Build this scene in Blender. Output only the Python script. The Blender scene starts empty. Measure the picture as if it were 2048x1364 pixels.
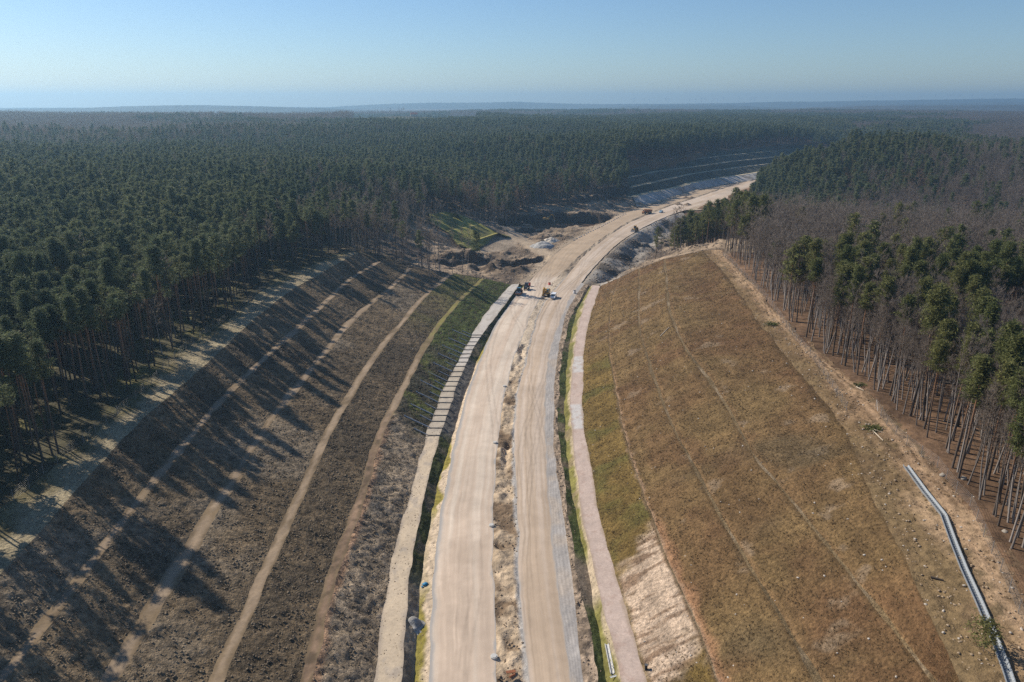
import bpy, math, random
import numpy as np
from mathutils import Vector, Matrix
random.seed(7); RNG = np.random.default_rng(11)
S = bpy.context.scene
COL = S.collection
R = math.radians

# ------------------------------------------------------------------ camera
CAMZ = 78.0
FPX = 1462.0                        # focal length in photo pixels (photo 2048 x 1364)
PITCH = R(18.1)
sP, cP = math.sin(PITCH), math.cos(PITCH)
cam = bpy.data.cameras.new('camera'); camo = bpy.data.objects.new('camera', cam); COL.objects.link(camo)
camo.location = (0, 0, CAMZ); camo.rotation_euler = (R(90) - PITCH, 0, 0)
cam.sensor_width = 36; cam.lens = 36 * FPX / 2048
cam.clip_start = 0.5; cam.clip_end = 60000
S.camera = camo

# ------------------------------------------------------------------ sky, sun, exposure
HAZE = 0.00018
SUN_EL, SUN_AZ = R(37), R(-58)      # azimuth from +Y (forward), negative = towards -X
w = bpy.data.worlds.new('World'); S.world = w; w.use_nodes = True
nt = w.node_tree; nt.nodes.clear()
sky = nt.nodes.new('ShaderNodeTexSky'); sky.sky_type = 'NISHITA'; sky.sun_disc = False
sky.sun_elevation = SUN_EL; sky.sun_rotation = SUN_AZ
sky.altitude = 100; sky.air_density = 1.0; sky.dust_density = 0.3; sky.ozone_density = 7.0
bg = nt.nodes.new('ShaderNodeBackground'); bg.inputs['Strength'].default_value = 0.079
out = nt.nodes.new('ShaderNodeOutputWorld')
nt.links.new(sky.outputs[0], bg.inputs[0]); nt.links.new(bg.outputs[0], out.inputs[0])
sun = bpy.data.lights.new('sun', 'SUN'); suno = bpy.data.objects.new('sun', sun); COL.objects.link(suno)
sun.energy = 4.0; sun.angle = R(0.5); sun.color = (1.0, 0.92, 0.80)
sdir = Vector((math.sin(SUN_AZ) * math.cos(SUN_EL), math.cos(SUN_AZ) * math.cos(SUN_EL), math.sin(SUN_EL)))
suno.rotation_euler = sdir.to_track_quat('Z', 'Y').to_euler(); suno.location = (0, 0, 300)
S.view_settings.view_transform = 'Standard'; S.view_settings.look = 'None'
S.view_settings.exposure = 0.47; S.view_settings.gamma = 1.0; S.view_settings.use_curve_mapping = False
S.cycles.use_denoising = False
S.cycles.max_bounces = 5; S.cycles.diffuse_bounces = 2; S.cycles.glossy_bounces = 1
S.cycles.transmission_bounces = 2; S.cycles.transparent_max_bounces = 8; S.cycles.volume_bounces = 0
S.cycles.use_adaptive_sampling = False

# ------------------------------------------------------------------ pixel <-> world
def at(px, py, z=0.0):
    """ground point seen at photo pixel (px, py) for a surface at height z"""
    x = (px - 1024) / FPX; v = (py - 682) / FPX
    k = (CAMZ - z) / (sP + v * cP)
    return np.array([x * k, (cP - v * sP) * k, z])
def atd(px, py, zc):
    x = (px - 1024) / FPX; v = (py - 682) / FPX
    return np.array([x * zc, (cP - v * sP) * zc, CAMZ - (sP + v * cP) * zc])
def proj(x, y, z):
    zc = y * cP - (z - CAMZ) * sP
    v = (-(z - CAMZ) * cP - y * sP) / np.maximum(zc, 1e-3)
    return 1024 + FPX * x / np.maximum(zc, 1e-3), 682 + FPX * v, zc

# ------------------------------------------------------------------ noise
def _hash(ix, iy, seed):
    n = (ix.astype(np.int64) * 374761393 + iy.astype(np.int64) * 668265263 + seed * 1442695041) & 0x7fffffff
    n = (n ^ (n >> 13)) * 1274126177 & 0x7fffffff
    return ((n ^ (n >> 16)) & 0xffff) / 65535.0
def vnoise(x, y, seed=0):
    ix = np.floor(x); iy = np.floor(y); fx = x - ix; fy = y - iy
    fx = fx * fx * (3 - 2 * fx); fy = fy * fy * (3 - 2 * fy)
    a = _hash(ix, iy, seed); b = _hash(ix + 1, iy, seed); c = _hash(ix, iy + 1, seed); d = _hash(ix + 1, iy + 1, seed)
    return (a * (1 - fx) + b * fx) * (1 - fy) + (c * (1 - fx) + d * fx) * fy
def fbm(x, y, scale, octv=4, seed=0, gain=0.5):
    """about -1..1"""
    x = np.asarray(x, float) / scale; y = np.asarray(y, float) / scale
    s = 0; a = 1; t = 0
    for o in range(octv):
        s = s + a * (vnoise(x, y, seed + o * 17) * 2 - 1); t += a; a *= gain; x = x * 2.03 + 5.3; y = y * 2.03 + 1.7
    return s / t * 1.6
def sstep(a, b, x):
    t = np.clip((x - a) / (b - a), 0, 1); return t * t * (3 - 2 * t)

# ------------------------------------------------------------------ object helpers
def tag(o, label=None, cat=None, group=None, kind=None):
    if label: o['label'] = label
    if cat: o['category'] = cat
    if group: o['group'] = group
    if kind: o['kind'] = kind
    return o
def mesh_np(name, V, F, mat=None, col=None, uv=None, smooth=False):
    """V (n,3); F (m,4) or (m,3) int array or list of index tuples"""
    me = bpy.data.meshes.new(name)
    V = np.asarray(V, np.float32)
    if isinstance(F, np.ndarray):
        k = F.shape[1]; m = len(F)
        me.vertices.add(len(V)); me.vertices.foreach_set('co', V.ravel())
        me.loops.add(m * k); me.loops.foreach_set('vertex_index', F.astype(np.int32).ravel())
        me.polygons.add(m); me.polygons.foreach_set('loop_start', np.arange(0, m * k, k, dtype=np.int32))
        me.polygons.foreach_set('loop_total', np.full(m, k, np.int32))
        me.update(calc_edges=True)
    else:
        me.from_pydata([tuple(map(float, v)) for v in V], [], [tuple(f) for f in F]); me.update()
    if col is not None:
        a = me.color_attributes.new('Col', 'FLOAT_COLOR', 'POINT')
        c = np.ones((len(V), 4), np.float32); c[:, :3] = col; a.data.foreach_set('color', c.ravel())
    if uv is not None:
        l = me.uv_layers.new(name='UVMap')
        vi = np.empty(len(me.loops), np.int32); me.loops.foreach_get('vertex_index', vi)
        l.data.foreach_set('uv', np.asarray(uv, np.float32)[vi].ravel())
    if smooth: me.polygons.foreach_set('use_smooth', np.ones(len(me.polygons), bool))
    if mat: me.materials.append(mat)
    return me
def obj(name, me, parent=None, loc=None, rotz=0):
    o = bpy.data.objects.new(name, me); COL.objects.link(o)
    if parent: o.parent = parent
    if loc is not None: o.location = tuple(map(float, loc))
    if rotz: o.rotation_euler = (0, 0, rotz)
    return o
def empty(name, loc=(0, 0, 0), rotz=0):
    o = bpy.data.objects.new(name, None); COL.objects.link(o); o.location = tuple(map(float, loc)); o.rotation_euler = (0, 0, rotz)
    o.empty_display_size = 0.5
    return o
def grid_faces(nr, nc):
    i = np.arange(nr - 1)[:, None] * nc + np.arange(nc - 1)[None, :]
    return np.stack([i, i + 1, i + nc + 1, i + nc], -1).reshape(-1, 4)

# mesh builder for hard-surface things
class MB:
    def __init__(s): s.v = []; s.f = []
    def add(s, V, F):
        b = len(s.v); s.v += [tuple(map(float, p)) for p in V]; s.f += [tuple(i + b for i in f) for f in F]; return s
    def box(s, c, d, rot=None, bev=0.0, top=(1, 1)):
        x, y, z = [k / 2 for k in d]
        tx, ty = top
        if bev <= 0:
            P = [(-x, -y, -z), (x, -y, -z), (x, y, -z), (-x, y, -z), (-x * tx, -y * ty, z), (x * tx, -y * ty, z), (x * tx, y * ty, z), (-x * tx, y * ty, z)]
            Fc = [(0, 3, 2, 1), (4, 5, 6, 7), (0, 1, 5, 4), (1, 2, 6, 5), (2, 3, 7, 6), (3, 0, 4, 7)]
        else:
            P = []; Fc = []
            rings = [(-z, bev), (-z + bev, 0), (z - bev, 0), (z, bev)]
            for zz, ins in rings:
                k = (zz + z) / (2 * z); X = x * (1 + (tx - 1) * k) - ins; Y = y * (1 + (ty - 1) * k) - ins; b = bev * .7
                P += [(-X + b, -Y, zz), (X - b, -Y, zz), (X, -Y + b, zz), (X, Y - b, zz), (X - b, Y, zz), (-X + b, Y, zz), (-X, Y - b, zz), (-X, -Y + b, zz)]
            for r in range(3):
                for k in range(8): Fc.append((r * 8 + k, r * 8 + (k + 1) % 8, r * 8 + 8 + (k + 1) % 8, r * 8 + 8 + k))
            Fc += [tuple(range(7, -1, -1)), tuple(range(24, 32))]
        M = Matrix.Rotation(rot[1], 4, rot[0]) if rot else Matrix.Identity(4)
        return s.add([M @ Vector(p) + Vector(c) for p in P], Fc)
    def tube(s, a, b, r0, r1=None, n=8, cap=True):
        r1 = r0 if r1 is None else r1
        a = Vector(a); b = Vector(b); d = (b - a).normalized()
        u = d.orthogonal().normalized(); v = d.cross(u)
        P = []
        for c, r in ((a, r0), (b, r1)):
            for k in range(n):
                t = 2 * math.pi * k / n; P.append(c + u * (r * math.cos(t)) + v * (r * math.sin(t)))
        F = [(k, (k + 1) % n, n + (k + 1) % n, n + k) for k in range(n)]
        if cap: F += [tuple(range(n - 1, -1, -1)), tuple(range(n, 2 * n))]
        return s.add(P, F)
    def path(s, pts, r, n=8):
        for a, b in zip(pts[:-1], pts[1:]): s.tube(a, b, r, r, n)
        return s
    def prism(s, prof, y0, y1):
        """side profile in (x,z) swept along y"""
        n = len(prof); P = [(x, y0, z) for x, z in prof] + [(x, y1, z) for x, z in prof]
        F = [(k, (k + 1) % n, n + (k + 1) % n, n + k) for k in range(n)] + [tuple(range(n - 1, -1, -1)), tuple(range(n, 2 * n))]
        return s.add(P, F)
    def me(s, name, mat):
        return mesh_np(name, s.v, s.f, mat)
    def obj(s, name, mat, parent=None, loc=None):
        return obj(name, s.me(name, mat), parent, loc)

# ------------------------------------------------------------------ materials
def mat_new(name):
    m = bpy.data.materials.new(name); m.use_nodes = True
    n = m.node_tree; b = n.nodes['Principled BSDF']; return m, n, b
def earth(name, rough=0.95, fine=3.0, lo=0.75, hi=1.25, bump=0.5, bscale=2.5, bdist=0.15, stretch=None, tint=(1, 1, 1)):
    """vertex colour 'Col' varied by noise, with bump"""
    m, n, b = mat_new(name); L = n.links.new; N = n.nodes.new
    at_ = N('ShaderNodeAttribute'); at_.attribute_name = 'Col'
    if stretch:
        tc = N('ShaderNodeUVMap'); mp = N('ShaderNodeMapping'); mp.inputs['Scale'].default_value = stretch
        L(tc.outputs[0], mp.inputs[0]); vec = mp.outputs[0]
    else:
        tc = N('ShaderNodeTexCoord'); vec = tc.outputs['Object']
    n1 = N('ShaderNodeTexNoise'); n1.inputs['Scale'].default_value = fine; n1.inputs['Detail'].default_value = 5; n1.inputs['Roughness'].default_value = .65
    L(vec, n1.inputs['Vector'])
    mr = N('ShaderNodeMapRange'); mr.inputs['From Min'].default_value = .3; mr.inputs['From Max'].default_value = .7
    mr.inputs['To Min'].default_value = lo; mr.inputs['To Max'].default_value = hi
    L(n1.outputs[0], mr.inputs[0])
    mx = N('ShaderNodeVectorMath'); mx.operation = 'SCALE'; L(at_.outputs['Color'], mx.inputs[0]); L(mr.outputs[0], mx.inputs['Scale'])
    L(mx.outputs[0], b.inputs['Base Color'])
    b.inputs['Roughness'].default_value = rough; b.inputs['Specular IOR Level'].default_value = .15
    tc2 = N('ShaderNodeTexCoord')
    n2 = N('ShaderNodeTexNoise'); n2.inputs['Scale'].default_value = bscale; n2.inputs['Detail'].default_value = 4; n2.inputs['Roughness'].default_value = .7
    L(tc2.outputs['Object'], n2.inputs['Vector'])
    bp = N('ShaderNodeBump'); bp.inputs['Strength'].default_value = bump; bp.inputs['Distance'].default_value = bdist
    L(n2.outputs[0], bp.inputs['Height']); L(bp.outputs[0], b.inputs['Normal'])
    return m
def plain(name, c, rough=.6, metal=0, var=.15, scale=6.0, spec=.4):
    m, n, b = mat_new(name); L = n.links.new; N = n.nodes.new
    tc = N('ShaderNodeTexCoord'); n1 = N('ShaderNodeTexNoise'); n1.inputs['Scale'].default_value = scale; n1.inputs['Detail'].default_value = 4
    L(tc.outputs['Object'], n1.inputs['Vector'])
    mr = N('ShaderNodeMapRange'); mr.inputs['From Min'].default_value = .3; mr.inputs['From Max'].default_value = .7
    mr.inputs['To Min'].default_value = 1 - var; mr.inputs['To Max'].default_value = 1 + var; L(n1.outputs[0], mr.inputs[0])
    mx = N('ShaderNodeVectorMath'); mx.operation = 'SCALE'; mx.inputs[0].default_value = c; L(mr.outputs[0], mx.inputs['Scale'])
    L(mx.outputs[0], b.inputs['Base Color']); b.inputs['Roughness'].default_value = rough; b.inputs['Metallic'].default_value = metal
    b.inputs['Specular IOR Level'].default_value = spec
    return m
def foliage(name, ca, cb, var=.35, trans=0.0):
    """colour varied per tree (Object Info random) and within the crown (noise)"""
    m, n, b = mat_new(name); L = n.links.new; N = n.nodes.new
    oi = N('ShaderNodeObjectInfo'); mixc = N('ShaderNodeMix'); mixc.data_type = 'RGBA'
    mixc.inputs[6].default_value = (*ca, 1); mixc.inputs[7].default_value = (*cb, 1); gp = N('ShaderNodeNewGeometry'); n0 = N('ShaderNodeTexNoise'); n0.inputs['Scale'].default_value = .012; n0.inputs['Detail'].default_value = 2; L(gp.outputs['Position'], n0.inputs['Vector'])
    m0 = N('ShaderNodeMapRange'); m0.inputs['From Min'].default_value = .35; m0.inputs['From Max'].default_value = .65; L(n0.outputs[0], m0.inputs[0])
    av = N('ShaderNodeMath'); av.operation = 'MULTIPLY_ADD'; av.inputs[1].default_value = .55; L(oi.outputs['Random'], av.inputs[0])
    h0 = N('ShaderNodeMath'); h0.operation = 'MULTIPLY'; h0.inputs[1].default_value = .45; L(m0.outputs[0], h0.inputs[0]); L(h0.outputs[0], av.inputs[2]); L(av.outputs[0], mixc.inputs[0])
    tc = N('ShaderNodeTexCoord'); n1 = N('ShaderNodeTexNoise'); n1.inputs['Scale'].default_value = .9; n1.inputs['Detail'].default_value = 3
    L(tc.outputs['Object'], n1.inputs['Vector'])
    mr = N('ShaderNodeMapRange'); mr.inputs['From Min'].default_value = .3; mr.inputs['From Max'].default_value = .7
    mr.inputs['To Min'].default_value = 1 - var; mr.inputs['To Max'].default_value = 1 + var; L(n1.outputs[0], mr.inputs[0])
    mx = N('ShaderNodeVectorMath'); mx.operation = 'SCALE'; L(mixc.outputs[2], mx.inputs[0]); L(mr.outputs[0], mx.inputs['Scale'])
    L(mx.outputs[0], b.inputs['Base Color']); b.inputs['Roughness'].default_value = .7; b.inputs['Specular IOR Level'].default_value = .2
    if trans > 0:
        tr = N('ShaderNodeBsdfTranslucent'); L(mx.outputs[0], tr.inputs[0]); ms = N('ShaderNodeMixShader'); ms.inputs[0].default_value = trans
        o = n.nodes['Material Output']; L(b.outputs[0], ms.inputs[1]); L(tr.outputs[0], ms.inputs[2]); L(ms.outputs[0], o.inputs[0])
    return m
def bark(name, lowc, upc, z0, z1):
    m, n, b = mat_new(name); L = n.links.new; N = n.nodes.new
    tc = N('ShaderNodeTexCoord'); sp = N('ShaderNodeSeparateXYZ'); L(tc.outputs['Object'], sp.inputs[0])
    mr = N('ShaderNodeMapRange'); mr.inputs['From Min'].default_value = z0; mr.inputs['From Max'].default_value = z1; L(sp.outputs[2], mr.inputs[0])
    oi = N('ShaderNodeObjectInfo')
    mixc = N('ShaderNodeMix'); mixc.data_type = 'RGBA'; mixc.inputs[6].default_value = (*lowc, 1); mixc.inputs[7].default_value = (*upc, 1)
    L(mr.outputs[0], mixc.inputs[0])
    n1 = N('ShaderNodeTexNoise'); n1.inputs['Scale'].default_value = 3; L(tc.outputs['Object'], n1.inputs['Vector'])
    ad = N('ShaderNodeMath'); ad.operation = 'ADD'; L(n1.outputs[0], ad.inputs[0]); L(oi.outputs['Random'], ad.inputs[1])
    m2 = N('ShaderNodeMapRange'); m2.inputs['From Min'].default_value = .4; m2.inputs['From Max'].default_value = 1.6
    m2.inputs['To Min'].default_value = .6; m2.inputs['To Max'].default_value = 1.5; L(ad.outputs[0], m2.inputs[0])
    mx = N('ShaderNodeVectorMath'); mx.operation = 'SCALE'; L(mixc.outputs[2], mx.inputs[0]); L(m2.outputs[0], mx.inputs['Scale'])
    L(mx.outputs[0], b.inputs['Base Color']); b.inputs['Roughness'].default_value = .9; b.inputs['Specular IOR Level'].default_value = .1
    return m
M = {}
M['clump'] = earth('clumpy_turf', fine=1.3, lo=.45, hi=1.7, bump=1.0, bscale=1.6, bdist=.55)
M['turf'] = earth('dry_turf', fine=2.0, lo=.5, hi=1.5, bump=1.0, bscale=1.9, bdist=.5)
M['soil'] = earth('bare_soil', fine=1.2, lo=.65, hi=1.35, bump=.9, bscale=1.2, bdist=.35)
M['road'] = earth('compacted_gravel', fine=1.0, lo=.93, hi=1.07, bump=.25, bscale=3, bdist=.05, stretch=(1.5, .05, 1))
M['path'] = earth('path_gravel', fine=2.5, lo=.85, hi=1.15, bump=.4, bscale=3, bdist=.08)
M['floor'] = earth('forest_floor', fine=.6, lo=.55, hi=1.5, bump=.8, bscale=1.2, bdist=.3)
M['hill'] = earth('far_forest', fine=.02, lo=.7, hi=1.3, bump=0, bscale=.05, bdist=1)

# ------------------------------------------------------------------ feature lines of the cutting, traced as (pixel, pixel) at a height
def line(pts, z, y_lo=30, smooth=9.0, y_hi=None):
    P = np.array([at(a, b, z)[:2] for a, b in pts]); P = P[np.argsort(P[:, 1])]
    ylo, yhi = P[0, 1], P[-1, 1]
    k = max(1, min(2, len(P) - 1))
    s0 = (P[k, 0] - P[0, 0]) / (P[k, 1] - P[0, 1]); s1 = (P[-1, 0] - P[-1 - k, 0]) / (P[-1, 1] - P[-1 - k, 1])
    yy = np.arange(ylo - 90, (y_hi or yhi) + 90, 2.0)
    xx = np.interp(yy, P[:, 1], P[:, 0])
    lo = yy < ylo; xx[lo] = P[0, 0] + (yy[lo] - ylo) * s0
    hi = yy > yhi; xx[hi] = P[-1, 0] + (yy[hi] - yhi) * s1
    kr = np.exp(-0.5 * (np.arange(-15, 16) * 2.0 / smooth) ** 2); kr /= kr.sum()
    xp = np.pad(xx, 15, mode='reflect', reflect_type='odd'); xs = np.convolve(xp, kr, 'valid')
    return dict(y=yy, x=xs, z=z, yend=yhi)
def X(l, y): return np.interp(y, l['y'], l['x'])

Ln = {}
Ln['FL'] = line([(650,524),(547,555),(444,644),(342,706),(297,774),(219,839),(137,890),(60,966),(0,1010)], 20.4, smooth=12)
Ln['Lc'] = line([(700,525),(643,548),(581,582),(513,637),(461,685),(414,733),(362,774),(294,839),(236,894),(205,935),(150,990),(85,1062),(31,1127),(0,1158)], 20)
Ln['B1'] = line([(751,526),(727,542),(700,555),(656,600),(625,627),(602,651),(506,735),(485,760),(444,798),(400,846),(369,890),(328,936),(273,1004),(219,1072),(198,1110),(137,1178),(65,1284),(20,1329)], 16)
Ln['B2'] = line([(816,539),(789,569),(762,589),(734,613),(700,640),(632,726),(581,788),(561,808),(506,890),(492,919),(455,980),(410,1045),(376,1103),(332,1182),(301,1226),(253,1298),(232,1342)], 12)
Ln['B3'] = line([(902,548),(850,589),(813,634),(782,671),(744,716),(707,781),(649,873),(639,905),(602,980),(561,1076),(513,1178),(472,1274),(444,1342)], 8.5)
Ln['B4'] = line([(960,562),(919,600),(878,647),(850,692),(826,736),(799,788),(779,829),(748,890),(731,977),(710,1042),(677,1103),(649,1206),(632,1284),(615,1356)], 5)
Ln['PL'] = line([(1021,571),(984,610),(946,661),(936,685),(919,716),(898,753),(881,791),(867,829),(857,866),(838,925),(830,960),(806,1035),(789,1096),(782,1144),(765,1226),(748,1356)], 1)
Ln['PR'] = line([(1037,571),(1004,617),(967,665),(946,692),(936,719),(919,753),(907,788),(895,825),(886,859),(867,910),(854,966),(840,1035),(826,1096),(820,1151),(809,1240),(803,1356)], 1)
Ln['DB'] = line([(1044,575),(1015,617),(985,665),(962,700),(948,740),(932,788),(912,850),(893,905),(885,932),(867,1001),(856,1055),(847,1110),(842,1206),(833,1240),(828,1356)], -.55)
Ln['LL'] = line([(1400,382),(1349,396),(1295,413),(1260,423),(1226,437),(1189,457),(1155,478),(1120,498),(1103,515),(1069,553),(1045,575),(1028,596),(1001,630),(980,671),(956,729),(932,788),(915,856),(900,925),(885,987),(878,1069),(867,1137),(862,1206),(857,1356)], 0, y_hi=1000)
Ln['LR'] = line([(1400,391),(1343,408),(1302,424),(1260,441),(1213,469),(1168,503),(1141,527),(1110,560),(1079,596),(1055,641),(1045,675),(1032,702),(1011,774),(1001,835),(992,897),(987,987),(985,1052),(987,1120),(991,1206),(994,1356)], 0, y_hi=1000)
Ln['RL'] = line([(1400,393),(1343,411),(1302,427),(1260,445),(1213,474),(1173,506),(1148,534),(1122,567),(1093,596),(1073,637),(1062,678),(1049,733),(1035,788),(1030,856),(1029,920),(1033,1001),(1037,1103),(1042,1188),(1049,1274),(1054,1356)], 0, y_hi=1000)
Ln['RR'] = line([(1400,413),(1366,421),(1332,433),(1281,457),(1247,478),(1223,498),(1195,526),(1178,546),(1161,567),(1141,593),(1122,641),(1103,692),(1096,719),(1093,770),(1091,856),(1094,920),(1100,1001),(1107,1086),(1114,1171),(1131,1257),(1144,1356)], 0, y_hi=1000)
Ln['GR'] = line([(1170,567),(1150,593),(1131,625),(1124,658),(1115,702),(1107,770),(1107,856),(1109,920),(1117,983),(1125,1035),(1137,1137),(1155,1206),(1158,1291),(1172,1356)], -.1)
Ln['DL'] = line([(1178,567),(1165,589),(1141,634),(1127,685),(1120,753),(1115,822),(1119,890),(1123,925),(1129,983),(1139,1052),(1148,1120),(1172,1206),(1185,1274),(1196,1356)], -.1)
Ln['DC'] = line([(1186,565),(1171,589),(1150,634),(1137,695),(1130,770),(1128,822),(1130,873),(1133,920),(1144,983),(1156,1052),(1166,1110),(1189,1223),(1202,1291),(1213,1356)], -.7)
Ln['QL'] = line([(1186,567),(1177,586),(1158,644),(1146,706),(1141,770),(1141,822),(1147,920),(1158,990),(1172,1052),(1185,1117),(1196,1165),(1209,1223),(1226,1291),(1240,1356)], .8)
Ln['QR'] = line([(1203,568),(1196,584),(1178,644),(1168,702),(1165,770),(1167,839),(1179,920),(1192,994),(1209,1069),(1223,1130),(1247,1206),(1267,1274),(1295,1356)], .9)
Ln['R1'] = line([(1240,552),(1222,600),(1216,661),(1223,736),(1233,805),(1247,856),(1261,920),(1278,966),(1295,1014),(1312,1062),(1332,1120),(1356,1171),(1383,1220),(1413,1301),(1437,1356)], 5)
Ln['RA'] = line([(1278,530),(1278,617),(1281,671),(1298,726),(1322,788),(1339,839),(1381,925),(1433,1011),(1474,1093),(1526,1171),(1560,1233),(1615,1325)], 10)
Ln['RB'] = line([(1328,512),(1339,624),(1370,702),(1416,753),(1461,822),(1492,890),(1505,918),(1587,1001),(1639,1076),(1707,1144),(1758,1226),(1826,1301)], 15)
Ln['Rc'] = line([(1405,499),(1440,535),(1461,565),(1519,644),(1570,712),(1621,770),(1673,832),(1707,890),(1731,966),(1775,1052),(1826,1137),(1861,1223),(1909,1322)], 19.5)
Ln['FR'] = line([(1460,515),(1533,590),(1574,650),(1604,676),(1668,732),(1719,766),(1791,815),(1823,868),(1864,907),(1932,966),(1997,1079),(2025,1113)], 20.3, smooth=12)
# second cutting, further along
Ln['C0'] = line([(1270,414),(1323,400),(1374,383),(1426,372),(1487,363)], .5, y_hi=1000)
Ln['C1'] = line([(1274,391),(1303,383),(1344,377),(1385,365),(1436,356),(1498,347)], 5, y_hi=1000)
Ln['C2'] = line([(1270,372),(1323,361),(1379,348),(1426,341),(1487,333),(1528,328)], 10, y_hi=1000)
Ln['C3'] = line([(1270,352),(1303,344),(1364,336),(1405,331),(1467,322),(1537,315)], 15.5, y_hi=1000)
Ln['C4'] = line([(1278,335),(1323,327),(1385,318.5),(1467,309),(1539,302)], 20, y_hi=1100)
Ln['C5'] = line([(1282,326),(1344,319),(1426,304),(1508,297),(1590,291)], 24, y_hi=1200)

_y = Ln['RL']['y']; Ln['RL']['x'] = np.where(_y > 338, np.maximum(Ln['RL']['x'], X(Ln['LR'], _y) + 2.4), Ln['RL']['x'])
Ln['Lc']['x'] = np.minimum(Ln['Lc']['x'], X(Ln['B1'], Ln['Lc']['y']) - 6.8); Ln['FL']['x'] = np.minimum(Ln['FL']['x'], X(Ln['Lc'], Ln['FL']['y']) - 5.5)
LEFT = ['FL','Lc','B1','B2','B3','B4','PL','PR','DB','LL','LR','RL','RR','GR','DL','DC','QL','QR','R1','RA','RB','Rc','FR']
Y0 = 34.0
YEND = {'FL':292,'Lc':293,'B1':294,'B2':300,'B3':306,'B4':311,'PL':316,'PR':318,'DB':320,'LL':323,'LR':326,'RL':326,'RR':324,'GR':322,'DL':320,'DC':318,'QL':316,'QR':314,'R1':312,'RA':308,'RB':304,'Rc':300,'FR':298}
CY0, CY1 = {'C0':575,'C1':598,'C2':618,'C3':640,'C4':657,'C5':668}, 1040.0

# ------------------------------------------------------------------ natural ground: control points + radial basis
ctl = []
for y in np.arange(20, 295, 16.0):
    ctl.append((X(Ln['FL'], y), y, 20.4)); ctl.append((X(Ln['FL'], y) - 45, y, 21 + 1.2 * math.sin(y * .05))); ctl.append((X(Ln['FL'], y) - 120, y, 24))
    ctl.append((X(Ln['FR'], y), y, 20.3)); ctl.append((X(Ln['FR'], y) + 45, y, 20.6)); ctl.append((X(Ln['FR'], y) + 120, y, 20 - .012 * y))
for n in LEFT:
    l = Ln[n]; ctl.append((X(l, YEND[n]), YEND[n], l['z']))
for n, m in zip(LEFT[:-1], LEFT[1:]):
    for k in (.33, .67):
        xa = X(Ln[n], YEND[n]) * (1 - k) + X(Ln[m], YEND[m]) * k; ya = YEND[n] * (1 - k) + YEND[m] * k; za = Ln[n]['z'] * (1 - k) + Ln[m]['z'] * k
        if abs(Ln[n]['z'] - Ln[m]['z']) > .3 or n in ('FL', 'Rc'): ctl.append((xa, ya, za))
        if n in ('FL','Lc','B1','B2','B3','R1','RA','RB','Rc'): ctl.append((xa, ya + 9, za - 1.2))
for n in ('C0','C1','C2','C3','C4','C5'):
    l = Ln[n]; ctl.append((X(l, CY0[n]), CY0[n], l['z']))
for y in np.arange(668, 1040, 30): 
    ctl.append((X(Ln['C5'], y), y, 24.3)); ctl.append((X(Ln['C5'], y) - 50, y + 40, 27)); ctl.append((X(Ln['RR'], y) + 14, y, .5)); ctl.append((X(Ln['RR'], y) + 45, y - 25, 9))
for y in np.arange(335, 575, 16.0):
    ctl.append((X(Ln['LL'], y) - 3, y, -.6)); ctl.append((X(Ln['RR'], y) + 3, y, -1.5 if y < 540 else -.6)); 
    if y < 520: ctl.append((X(Ln['RR'], y) + 16, y - 6, -6.5))
# valley floor left of the road (pixel, pixel, height)
for a, b, z in [(900,531,.5),(850,515,4),(800,512,9),(960,545,.5),(1000,550,0),(1050,520,-1),(1100,495,-1.5),(1020,500,-1),(960,505,1),(1060,480,-2),(1130,470,-2),
                (1000,450,1),(1040,440,1),(1095,432,2),(1160,422,2),(1220,412,1.5),(1150,408,4),(1080,412,5),(1030,415,6),(960,430,4),(1240,395,4),(1200,395,7),
                (1290,490,-6.5),(1330,480,-5.5),(1250,515,-6.5),(1300,510,-5),(1330,460,-6),(1350,440,-4),
                (935,484,3.5),(995,467,3.5),(920,457,7.7),(962,449,7.7),(877,440,11.5),(925,432,11.5),(900,465,8),(880,480,6),(870,425,15)]:
    ctl.append(tuple(at(a, b, z)))
# forest canopy pixels with an estimated distance -> ground
def can(a, b, d, h): p = atd(a, b, d); p[2] -= h; ctl.append(tuple(p))
for a in (-700, -300, 100, 350): can(a, 284, 500, 22)
for a in (-900, -300, 100, 350, 600): can(a, 256, 900, 20)
for a, b in ((-900, 217), (-300, 217), (0, 218), (250, 220), (450, 221), (650, 227)): can(a, b, 1500, 20)
can(600, 335, 400, 22); can(600, 268, 700, 22); can(800, 290, 620, 22); can(800, 255, 850, 22); can(800, 236, 1500, 18)
can(1000, 322, 610, 22); can(1000, 269, 800, 22); can(1000, 242, 1050, 22); can(1200, 275, 830, 22); can(1200, 240, 1100, 22); can(1400, 250, 1050, 22); can(1600, 258, 1000, 22)
can(950, 218, 2500, 20); can(1300, 229, 2000, 20); can(1150, 226, 2300, 20); can(1700, 216, 2500, 20); can(2000, 213, 3000, 20); can(2600, 213, 3000, 20)
can(1700, 264, 620, 22); can(1950, 282, 570, 22); can(2200, 310, 540, 20); can(1800, 265, 640, 22); can(1600, 293, 600, 22); can(1545, 335, 580, 22)
can(1620, 415, 400, 20); can(1900, 420, 400, 20); can(2200, 440, 400, 20); can(1600, 420, 330, 20); can(1900, 430, 320, 20)
can(1800, 248, 1200, 20); can(1700, 262, 900, 20); can(1850, 266, 900, 20); can(2000, 270, 850, 20); can(2400, 280, 850, 20); can(1650, 246, 1250, 20); can(1950, 232, 1600, 20)
can(300, 232, 3000, 20); can(0, 232, 3000, 20); can(-900, 232, 3000, 20); can(800, 228, 3200, 0)
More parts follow.
